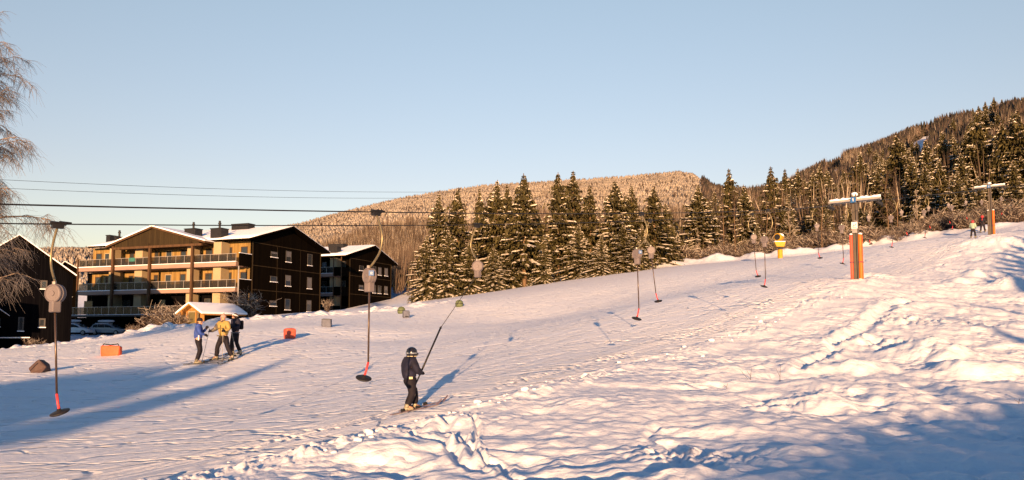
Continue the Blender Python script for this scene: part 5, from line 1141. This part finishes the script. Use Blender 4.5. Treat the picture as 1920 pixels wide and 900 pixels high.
# loose snow lumps along the track edge
bm = bmesh.new(); bmesh.ops.create_icosphere(bm, subdivisions=2, radius=.5)
for v in bm.verts: v.co *= 1 + .5 * float(noise(v.co.x * 3 + 7, v.co.y * 3 + v.co.z * 2))
me = bpy.data.meshes.new('snow_lump'); bm.to_mesh(me); bm.free(); me.materials.append(M['snow']); me.polygons.foreach_set('use_smooth', [True] * len(me.polygons))
for i in range(90):
    s = rr_.uniform(-2, 26) if i < 60 else rr_.uniform(0, 8); v = rr_.gauss(1.2, .28); q = line_pt(s, v); sz = rr_.uniform(.02, .08) * (1 if rr_.random() < .85 else 1.8)
    o = bpy.data.objects.new('snow_lump', me); col.objects.link(o); o.scale = (sz * 1.3, sz, sz * .7); o.rotation_euler = (rr_.uniform(-.3, .3), 0, rr_.uniform(0, 6.28)); o.location = (q[0], q[1], h1(q[0], q[1]) + sz * .12)
    tag(o, 'loose lump of snow on the rough bank right of the ski track', 'snow lump', 'loose snow lumps along the ski track')

# ------------------------------------------------------------------ people
def skin(name, J, E, mt, parent, root, sub=2):
    names = list(J); idx = {n: i for i, n in enumerate(names)}
    me = bpy.data.meshes.new(name + '_skel'); me.from_pydata([J[n][0] for n in names], [(idx[a], idx[b]) for a, b in E], [])
    o = bpy.data.objects.new(name, me); col.objects.link(o); sk = o.modifiers.new('skin', 'SKIN'); sk.use_smooth_shade = True
    for n in names:
        v = me.skin_vertices[0].data[idx[n]]; r = J[n][1]; v.radius = (r, r) if not isinstance(r, tuple) else r; v.use_root = (n == root)
    ss = o.modifiers.new('sub', 'SUBSURF'); ss.levels = sub; ss.render_levels = sub
    bpy.context.view_layer.update(); dg = bpy.context.evaluated_depsgraph_get(); m2 = bpy.data.meshes.new_from_object(o.evaluated_get(dg)); m2.name = name
    m2.materials.clear(); m2.materials.append(mt); bpy.data.objects.remove(o); bpy.data.meshes.remove(me)
    r = bpy.data.objects.new(name, m2); col.objects.link(r); r.parent = parent; m2.polygons.foreach_set('use_smooth', [True] * len(m2.polygons)); return r
def glove(parent, w, d, mt, sc=1.0, name='glove'):
    """palm and five bent fingers closing round something along the side axis"""
    w = Vector(w); d = Vector(d).normalized(); s = d.cross(Vector((0, 0, 1)));
    if s.length < .2: s = d.cross(Vector((0, 1, 0)))
    s.normalize(); n = s.cross(d).normalized(); m = MB()
    m.tube([w - d * .03 * sc, w + d * .02 * sc, w + d * .075 * sc], [.034 * sc, .043 * sc, .040 * sc], 8)
    for i, L in enumerate((.068, .078, .072, .056)):
        b = w + d * .07 * sc + s * (i - 1.5) * .021 * sc; p1 = b + (d * .7 - n * .2) * L * .45 * sc; p2 = p1 + (d * .1 - n * .95) * L * .4 * sc; p3 = p2 + (-d * .7 - n * .5) * L * .3 * sc; m.tube([b, p1, p2, p3], [.0125 * sc, .012 * sc, .011 * sc, .009 * sc], 6)
    b = w + d * .01 * sc - s * .035 * sc; m.tube([b, b - s * .03 * sc + d * .03 * sc - n * .01 * sc, b - s * .02 * sc + d * .055 * sc - n * .035 * sc], [.014 * sc, .013 * sc, .01 * sc], 6)
    return m.build(name, mt, parent, True)
def person(loc, rz, H, J, jacket, trousers, label, head, hem=.82, bulk=1.0, group=None, sk=None, gl='black_cloth', boots='boot', skl=None):
    e = empty('person', loc, rz, label, 'person', group); s = H / 1.75
    J = {k: Vector(v) * s for k, v in J.items()}; V_ = lambda k: J[k]
    rad = dict(pelvis=.125, waist=.115, chest=.14, neck=.05, head=.085, crown=.07, shL=.06, elL=.04, wrL=.03, haL=.03, shR=.06, elR=.04, wrR=.03, haR=.03, hiL=.085, knL=.055, anL=.04, toL=.035, hiR=.085, knR=.055, anR=.04, toR=.035)
    ED = [('pelvis','waist'),('waist','chest'),('chest','neck'),('neck','head'),('head','crown'),('chest','shL'),('shL','elL'),('elL','wrL'),('wrL','haL'),('chest','shR'),('shR','elR'),('elR','wrR'),('wrR','haR'),('pelvis','hiL'),('hiL','knL'),('knL','anL'),('anL','toL'),('pelvis','hiR'),('hiR','knR'),('knR','anR'),('anR','toR')]
    skin('body', {k: (J[k], rad[k] * s) for k in rad}, ED, M['skin'], e, 'pelvis')
    # face: nose, chin, eyes
    hd = J['head']; cr = J['crown']; up = (cr - hd).normalized(); fw = Vector(head.get('look', (0, 1, 0))).normalized(); fw = (fw - up * fw.dot(up)).normalized(); sd = fw.cross(up)
    if not head.get('helmet'):
        f = MB(); f.ball(hd + fw * .088 * s + up * .0, .016 * s, 8, 6, (1, 1, 1.5)); f.ball(hd + fw * .055 * s - up * .065 * s, .035 * s, 8, 6); f.build('nose_and_chin', M['skin'], e, True)
        f = MB(); 
        for q in (-1, 1): f.ball(hd + fw * .078 * s + sd * q * .032 * s + up * .018 * s, .010 * s, 8, 6)
        f.build('eyes', M['black_gloss'], e, True)
        f = MB(); f.ball(hd + fw * .082 * s - up * .04 * s, .016 * s, 8, 5, (1.2, 1, .4)); f.build('mouth', M['red_bag'], e, True)
    b = bulk
    # jacket
    jr = dict(hemc=.135 * b, waist=.160 * b, chest=.175 * b, coll=.082, shL=.098 * b, elL=.068 * b, wrL=.048 * b, shR=.098 * b, elR=.068 * b, wrR=.048 * b)
    JJ = {k: J[k] for k in ('waist', 'chest', 'shL', 'elL', 'wrL', 'shR', 'elR', 'wrR')}; JJ['hemc'] = J['pelvis'] + (J['pelvis'] - J['waist']) * (.95 - hem) / .17 * .35; JJ['coll'] = J['chest'].lerp(J['neck'], .95)
    jk = skin('jacket', {k: (JJ[k], jr[k] * s) for k in jr}, [('hemc','waist'),('waist','chest'),('chest','coll'),('chest','shL'),('shL','elL'),('elL','wrL'),('chest','shR'),('shR','elR'),('elR','wrR')], M[jacket], e, 'chest')
    tr = dict(pelvis=.145 * b, hiL=.105 * b, knL=.078 * b, anL=.074 * b, hiR=.105 * b, knR=.078 * b, anR=.074 * b); 
    JT = {k: J[k] for k in tr}; JT['top'] = J['pelvis'].lerp(J['waist'], .45); tr['top'] = .13 * b; tr['pelvis'] = .13 * b
    for q in 'LR': JT['hi' + q] = J['hi' + q].lerp(J['kn' + q], .28); tr['hi' + q] = .098 * b
    tt = skin('trousers', {k: (JT[k], tr[k] * s) for k in tr}, [('top','pelvis'),('pelvis','hiL'),('hiL','knL'),('knL','anL'),('pelvis','hiR'),('hiR','knR'),('knR','anR')], M[trousers], e, 'pelvis')
    for q in 'LR':
        a = J['an' + q]; t_ = J['to' + q]; f = (t_ - a); f.z = 0; f.normalize(); m = MB()
        m.tube([a + Vector((0, 0, .06 * s)), a + Vector((0, 0, -.04 * s)) - f * .01], [.072 * s, .066 * s], 10); m.tube([a - f * .09 * s + Vector((0, 0, -.075 * s)), a + f * .05 * s + Vector((0, 0, -.065 * s)), a + f * .17 * s + Vector((0, 0, -.08 * s)), a + f * .21 * s + Vector((0, 0, -.09 * s))], [.045 * s, .055 * s, .044 * s, .025 * s], 8)
        bo = m.build('ski_boot', M[boots], e, True); m = MB(); m.tube([a + f * .06 * s + Vector((-.06, 0, -.02)) * s, a + f * .085 * s + Vector((0, 0, -.02)) * s, a + f * .06 * s + Vector((.06, 0, -.02)) * s], .01 * s, 5); m.build('buckle', M['steel'], bo)
        glove(e, J['wr' + q], J['ha' + q] - J['wr' + q], M[gl], s * 1.12)
    # collar, hem, pockets
    m = MB(); m.tube([J['chest'].lerp(J['neck'], .55), J['chest'].lerp(J['neck'], 1.15)], [.10 * s, .075 * s], 12); m.build('collar', M[jacket], jk, True)
    if head.get('helmet'):
        bg_ = head.get('big', 1.0); s0_ = s; s = s * bg_; hm = MB(); rot = Matrix((sd, fw, up)).transposed(); c = hd + up * .03 * s
        hm.lathe([(.112, -.105), (.122, -.07), (.132, -.02), (.134, .03), (.118, .085), (.085, .122), (.04, .142), (.005, .147)], c, 'Z', 22, (s, s, s), None); hm.v = [tuple(rot @ (Vector(v) - c) + c) for v in hm.v]
        ho = hm.build('helmet', M[head['helmet']], e, True)
        m = MB()
        for q in (-1, 1): m.ball(c + sd * q * .112 * s - up * .075 * s - fw * .01 * s, .042 * s, 10, 7, (.6, 1, 1.3))
        m.build('ear_pads', M['black_cloth'], ho, True)
        if head.get('goggles', True):
            m = MB(); pts = [c + (fw * math.cos(a) + sd * math.sin(a)) * .131 * s + up * .0 for a in np.linspace(-3.14, 3.14, 29)]; m.tube(pts, .016 * s, 6, False); m.build('goggle_strap', M['goggle'], ho, True)
            m = MB(); pts = [c + (fw * math.cos(a) + sd * math.sin(a)) * .118 * s - up * .022 * s + fw * .012 * s for a in np.linspace(-.85, .85, 9)]; m.tube(pts, [.028 * s] + [.036 * s] * 7 + [.028 * s], 8); m.build('goggles', M['black_gloss'], ho, True)
        if head.get('trim'):
            m = MB(); pts = [c + (fw * math.cos(a) + sd * math.sin(a)) * .130 * s - up * .073 * s for a in np.linspace(-2.9, 2.9, 25)]; m.tube(pts, .008 * s, 5, False); m.build('helmet_rim', M['reflect'], ho, True)
        s = s0_
    elif head.get('hat'):
        m = MB(); c = hd + up * .02 * s - fw * .01 * s; rot = Matrix((sd, fw, up)).transposed(); m.lathe([(.104, .015), (.112, .02), (.112, .06), (.105, .07), (.095, .11), (.06, .14), (.01, .15)], c, 'Z', 20, (s, s, s)); m.v = [tuple(rot @ (Vector(v) - c) + c) for v in m.v]; ht = m.build('hat', M[head['hat']], e, True)
        if head.get('pompom'): m = MB(); m.ball(c + up * .17 * s, .035 * s); m.build('pompom', M[head['hat']], ht, True)
    elif head.get('hair'):
        m = MB(); m.ball(hd + up * .035 * s - fw * .03 * s, .105 * s, 14, 10, (1, 1, 1.08)); m.ball(hd - up * .06 * s - fw * .06 * s, .07 * s); m.build('hair', M[head['hair']], e, True)
    if head.get('hair') and head.get('hat'):
        m = MB(); m.tube([hd - fw * .06 * s, hd - fw * .08 * s - up * .12 * s, hd - fw * .06 * s - up * .22 * s], [.07 * s, .06 * s, .02 * s], 8); m.build('hair', M[head['hair']], e, True)
    if head.get('band'):
        m = MB(); pts = [hd + up * .045 * s - fw * .01 * s + (fw * math.cos(a) + sd * math.sin(a)) * .107 * s for a in np.linspace(0, 6.283, 25)]; m.tube(pts, .024 * s, 6, False); m.build('headband', M[head['band']], e, True)
    bpy.context.view_layer.update()
    return e, J, s, jk, tt
def ski(a, b, wd, mt, label, group=None, tip=.08):
    """one ski from tail a to tip b (world)"""
    a, b = Vector(a), Vector(b); d = (b - a); L = d.length; d.normalize(); sd = d.cross(Vector((0, 0, 1))).normalized(); up = sd.cross(d)
    m = MB(); n = 10; vs = []
    for i in range(n + 1):
        q = i / n; w = wd / 2 * (1.15 - .3 * math.sin(math.pi * q)) * (1 if 0 < i < n else .45); z = (tip * ((q - .86) / .14) ** 2 if q > .86 else 0)
        for (u, h) in ((-w, 0), (w, 0), (w, .014), (-w, .014)): vs.append(a + d * L * q + sd * u + up * (h + z))
    fs = [(i * 4 + k, i * 4 + (k + 1) % 4, (i + 1) * 4 + (k + 1) % 4, (i + 1) * 4 + k) for i in range(n) for k in range(4)] + [(3, 2, 1, 0), (n * 4, n * 4 + 1, n * 4 + 2, n * 4 + 3)]
    m.add([v - a for v in vs], fs); o = m.build('ski', M[mt]); o.location = a
    b_ = MB(); c = d * L * .36 + up * .03
    for q in (-.12, .17): b_.box(-.03, .03, -.03, .03, -.014, .03); b_.v[-8:] = [tuple(Matrix((sd, d, up)).transposed() @ Vector(v) + c + d * q) for v in b_.v[-8:]]
    b1_, b2_ = MB(), MB(); b1_.v, b1_.f, b1_.mi = b_.v[:8], b_.f[:6], b_.mi[:6]; b2_.v, b2_.f, b2_.mi = b_.v[8:], [tuple(i - 8 for i in f) for f in b_.f[6:]], b_.mi[6:]; b1_.build('binding', M['dark_metal'], o); b2_.build('binding', M['dark_metal'], o); return tag(o, label, 'ski', group)
def pole(top, tip, label, group='ski poles', mt='steel'):
    top, tip = Vector(top), Vector(tip); m = MB(); d = tip - top; m.tube([Vector((0, 0, 0)), d], .009, 6); o = m.build('ski_pole', M[mt]); o.location = top
    m = MB(); m.tube([-d.normalized() * .03, d.normalized() * .1], .017, 7); m.build('grip', M['black_rubber'], o); m = MB(); m.lathe([(.01, -.005), (.05, -.005), (.05, .005), (.01, .005)], d * .95, 'Z', 12); m.build('basket', M['black_rubber'], o); return tag(o, label, 'ski pole', group)
def W(e, v): return (Matrix.Translation(e.location) @ Matrix.Rotation(e.rotation_euler.z, 4, 'Z')) @ Vector(v)
def ski_pair(e, J, s, L, lab, mt='ski', head=None, group=None, fr=.42):
    for q, nm in (('L', 'left'), ('R', 'right')):
        an = W(e, J['an' + q]); t_ = W(e, J['to' + q]); f = (t_ - an); f.z = 0; f.normalize()
        a = an + f * (-.30 * L - .02); b = an + f * (L * .70)
        a.z = h1(a.x, a.y) + .012; b.z = h1(b.x, b.y) + .012; md = h1(an.x, an.y) + .02; k = max(0, md - (a.z + (b.z - a.z) * .3)); a.z += k; b.z += k
        ski(a, b, .085 * max(s, .8), mt, lab % nm, group)
base = dict(pelvis=(0,0,.93), waist=(0,0,1.10), chest=(0,0,1.33), neck=(0,.01,1.50), head=(0,.03,1.60), crown=(0,.02,1.69),
            shL=(-.19,0,1.42), elL=(-.25,-.02,1.16), wrL=(-.22,.16,1.02), haL=(-.20,.23,1.02), shR=(.19,0,1.42), elR=(.25,-.02,1.16), wrR=(.22,.16,1.02), haR=(.20,.23,1.02),
            hiL=(-.10,0,.88), knL=(-.12,.06,.50), anL=(-.13,0,.12), toL=(-.14,.16,.05), hiR=(.10,0,.88), knR=(.12,.06,.50), anR=(.13,0,.12), toR=(.14,.16,.05))
def face(ax, ay): return math.atan2(ay, ax) - math.pi / 2
# ---- child on the lift, facing uphill
Hc = 1.07; sc = Hc / 1.75
Jc = dict(base)
Jc.update(pelvis=(0,-.04,.88), waist=(0,-.07,1.06), chest=(0,-.05,1.30), neck=(0,-.01,1.47), head=(0,.02,1.58), crown=(0,.02,1.67),
          shL=(-.18,-.03,1.38), elL=(-.20,.10,1.12), wrL=(-.10,.30,1.12), haL=(-.04,.38,1.12), shR=(.18,-.03,1.38), elR=(.22,.10,1.10), wrR=(.11,.30,1.04), haR=(.05,.38,1.04),
          hiL=(-.10,-.04,.84), knL=(-.12,.20,.48), anL=(-.13,.22,.12), toL=(-.13,.42,.05), hiR=(.10,-.06,.84), knR=(.13,-.02,.46), anR=(.14,-.20,.12), toR=(.15,.0,.05))
ce, cJ, cs, cjk, ctr = person(CH + Vector((0, 0, .015)), face(U1[0] + .25, U1[1] - .1), Hc, Jc, 'navy_cloth', 'black_cloth', 'child in black ski clothes and helmet with goggles being towed up the track', dict(helmet='black_gloss', trim=True, look=(.05, 1, 0), big=1.22), bulk=1.5)
m = MB(); c = cJ['pelvis'].lerp(cJ['hiR'], .6) + Vector((.12, -.06, .06)) * cs; m.box(c.x - .004, c.x + .010, c.y - .05 * cs, c.y + .06 * cs, c.z - .02, c.z + .02); m.build('pale_patch', M['reflect'], cjk, bevel=.003)
m = MB(); c = cJ['knR'] + Vector((.08, 0, -.0)) * cs; m.ball(c + Vector((.0, .0, .0)), .055 * cs, 10, 8, (.35, 1.1, 1.7)); m.build('knee_patch', M['grey_cloth'], ctr, True)
m = MB(); c = cJ['anL'] + Vector((.085, .01, .13)) * cs; m.ball(c, .02, 8, 6, (.5, 1, 1.2)); m.build('reflector', M['reflect'], ctr, True)
ski_pair(ce, cJ, cs, 1.0, '%s ski of the towed child, dark with a pinkish tip', 'ski')
# ---- three adults talking
def stand(px, py): p = hit(px, py); p.z = h1(p.x, p.y) + .01; return p
def upd(**k): d = dict(base); d.update(k); return d
pB = stand(370, 683)
J1 = upd(head=(0,.05,1.59), crown=(0,.05,1.68), shL=(-.19,.02,1.42), elL=(-.22,.14,1.18), wrL=(-.10,.28,1.34), haL=(-.07,.30,1.42), elR=(.24,.05,1.16), wrR=(.18,.24,1.10), haR=(.14,.31,1.08), knL=(-.13,.10,.50), knR=(.12,.08,.5), anL=(-.14,-.02,.12), anR=(.13,-.02,.12), toL=(-.15,.15,.05), toR=(.14,.15,.05))
e1, j1, s1_, k1, t1 = person(pB, face(.92, .35), 85 / F * pB.y, J1, 'blue_cloth', 'black_cloth', 'adult in a bright blue ski jacket and black trousers, leftmost of the three skiers', dict(hat='black_cloth', hair='hair', pompom=False), bulk=1.12)
m = MB(); c = j1['pelvis'] + Vector((.16, .02, .05)); m.box(c.x, c.x + .012, c.y - .02, c.y + .02, c.z - .09, c.z + .09); m.build('pocket_zip', M['white'], k1)
ski_pair(e1, j1, s1_, 1.5, '%s ski under the adult in the blue jacket', 'black_gloss')
pY = stand(418, 676)
J2 = upd(pelvis=(0,0,.92), waist=(.0,.01,1.1), chest=(0,.02,1.33), head=(0,.06,1.60), crown=(0,.05,1.69), shR=(.20,.02,1.42), elR=(.34,.08,1.20), wrR=(.42,.20,1.12), haR=(.46,.27,1.12), shL=(-.20,.02,1.42), elL=(-.30,.06,1.18), wrL=(-.24,.24,1.14), haL=(-.23,.31,1.14),
         hiL=(-.10,0,.87), knL=(-.26,.06,.50), anL=(-.40,-.04,.14), toL=(-.44,.12,.07), hiR=(.10,0,.87), knR=(.22,.08,.50), anR=(.32,0,.12), toR=(.36,.17,.05))
e2, j2, s2_, k2, t2 = person(pY, face(-.35, -.94), 84 / F * pY.y, J2, 'yellow_cloth', 'black_cloth', 'adult in a yellow ski jacket holding two poles, middle one of the three skiers', dict(hat='beanie', pompom=True, look=(.25, 1, 0)), bulk=1.18)
for q in 'R':
    m = MB(); m.tube([j2['sh' + q].lerp(j2['el' + q], .25), j2['el' + q], j2['wr' + q]], [.106 * s2_, .082 * s2_, .06 * s2_], 10); m.build('grey_sleeve', M['grey_cloth'], k2, True)
m = MB(); m.tube([j2['neck'] + Vector((0, .03, -.05)), j2['neck'] + Vector((0, .05, .05))], [.085, .075], 10); m.build('scarf', M['twig'], e2, True)
m = MB(); m.box(-.006, .006, .185 * s2_, .205 * s2_, .85 * s2_, 1.35 * s2_)
for sx in (-1, 1): m.box(sx * .10 - .05, sx * .10 + .05, .17 * s2_, .198 * s2_, 1.2 * s2_, 1.25 * s2_); m.box(sx * .11 - .055, sx * .11 + .055, .165 * s2_, .192 * s2_, .92 * s2_, .96 * s2_)
m.build('pockets_and_zip', M['door_olive'], k2)
for q, nm in (('R', 'left'), ('L', 'right')):
    h_ = W(e2, j2['wr' + q] + (j2['ha' + q] - j2['wr' + q]) * .9); t_ = h_ + Vector((-.22 if q == 'R' else .04, -.10, 0)); t_.z = h1(t_.x, t_.y); pole(h_ + Vector((0, 0, .06)), t_, 'thin ski pole in the %s side hand of the adult in yellow' % nm)
ski_pair(e2, j2, s2_, 1.55, '%s ski under the adult in the yellow jacket', 'black_gloss')
pK = stand(440, 667)
J3 = upd(head=(0,.05,1.60), pelvis=(0,0,.92), elR=(.27,.0,1.18), wrR=(.20,.20,1.06), haR=(.19,.27,1.05), elL=(-.27,.0,1.18), wrL=(-.16,.22,1.14), haL=(-.14,.29,1.14), knL=(-.24,.08,.50), anL=(-.36,-.02,.14), toL=(-.40,.14,.07), knR=(.14,.07,.5), anR=(.22,-.02,.12), toR=(.25,.14,.05))
e3, j3, s3_, k3, t3 = person(pK, face(-.62, -.78), 78 / F * pK.y, J3, 'navy_cloth', 'black_cloth', 'adult in a black jacket with pale headband, rightmost and farthest of the three skiers', dict(hair='hair', band='white', look=(.3, 1, 0)), bulk=1.1)
m = MB(); c = j3['chest']; m.box(c.x - .13, c.x + .13, c.y - .30, c.y - .17, c.z - .26, c.z + .10); m.build('backpack', M['black_cloth'], e3, bevel=.05)
m = MB(); m.tube([j3['pelvis'] + Vector((0, 0, -.02)), j3['pelvis'] + Vector((0, 0, .02))], [.185 * s3_, .185 * s3_], 14); m.build('belt', M['grey_bag'], k3, True)
for q, nm in (('R', 'left'), ('L', 'right')):
    h_ = W(e3, j3['wr' + q] + (j3['ha' + q] - j3['wr' + q]) * .9); t_ = h_ + Vector((-.3 if q == 'R' else .25, -.1, 0)); t_.z = h1(t_.x, t_.y); pole(h_ + Vector((0, 0, .06)), t_, 'thin ski pole in the %s side hand of the adult in black' % nm)
ski_pair(e3, j3, s3_, 1.55, '%s ski under the adult in the black jacket', 'black_gloss')
# ---- far figures
def far_person(px, py, hp, rz, jk, tr_, lab, head, J=None, skis=None):
    p = stand(px, py); e, j, s, a, b = person(p, rz, hp / F * p.y, J or upd(knL=(-.15,.03,.5), anL=(-.2,0,.12), toL=(-.24,.15,.05), knR=(.15,.03,.5), anR=(.2,0,.12), toR=(.24,.15,.05)), jk, tr_, lab, head, bulk=1.2)
    if skis: ski_pair(e, j, s, 1.0 * s / .8, skis, 'ski')
    return e
far_person(1825, 446, 33, face(.7, .7), 'mint_cloth', 'black_cloth', 'small child in a mint jacket and red helmet skiing up beside the lift track', dict(helmet='red_helmet', goggles=False), None, '%s ski of the child in the mint jacket')
far_person(1843, 436, 32, face(.4, .9), 'black_cloth', 'black_cloth', 'child in a black coat and red helmet standing left of the far tower', dict(helmet='red_helmet', goggles=False), None, '%s ski of the child in the black coat')
far_person(1895, 416, 20, face(.2, .9), 'black_cloth', 'black_cloth', 'small child in black standing right of the far tower', dict(helmet='black_gloss', goggles=False))
JB = upd(pelvis=(0,-.15,.88), waist=(0,-.02,1.02), chest=(0,.22,1.12), neck=(0,.38,1.10), head=(0,.47,1.05), crown=(0,.54,1.02), shL=(-.18,.24,1.10), elL=(-.2,.32,.84), wrL=(-.12,.42,.64), haL=(-.10,.46,.57), shR=(.18,.24,1.10), elR=(.2,.32,.84), wrR=(.12,.42,.64), haR=(.10,.46,.57),
         hiL=(-.1,-.13,.84), knL=(-.18,-.04,.48), anL=(-.24,-.14,.12), toL=(-.28,.02,.05), hiR=(.1,-.13,.84), knR=(.22,-.1,.48), anR=(.34,-.22,.12), toR=(.38,-.06,.05))
far_person(1906, 415, 34, face(-.8, .3), 'blue_cloth', 'black_cloth', 'adult in a dark blue jacket bending forward at the far right', dict(hat='black_cloth', look=(0, 1, -.6)), JB)
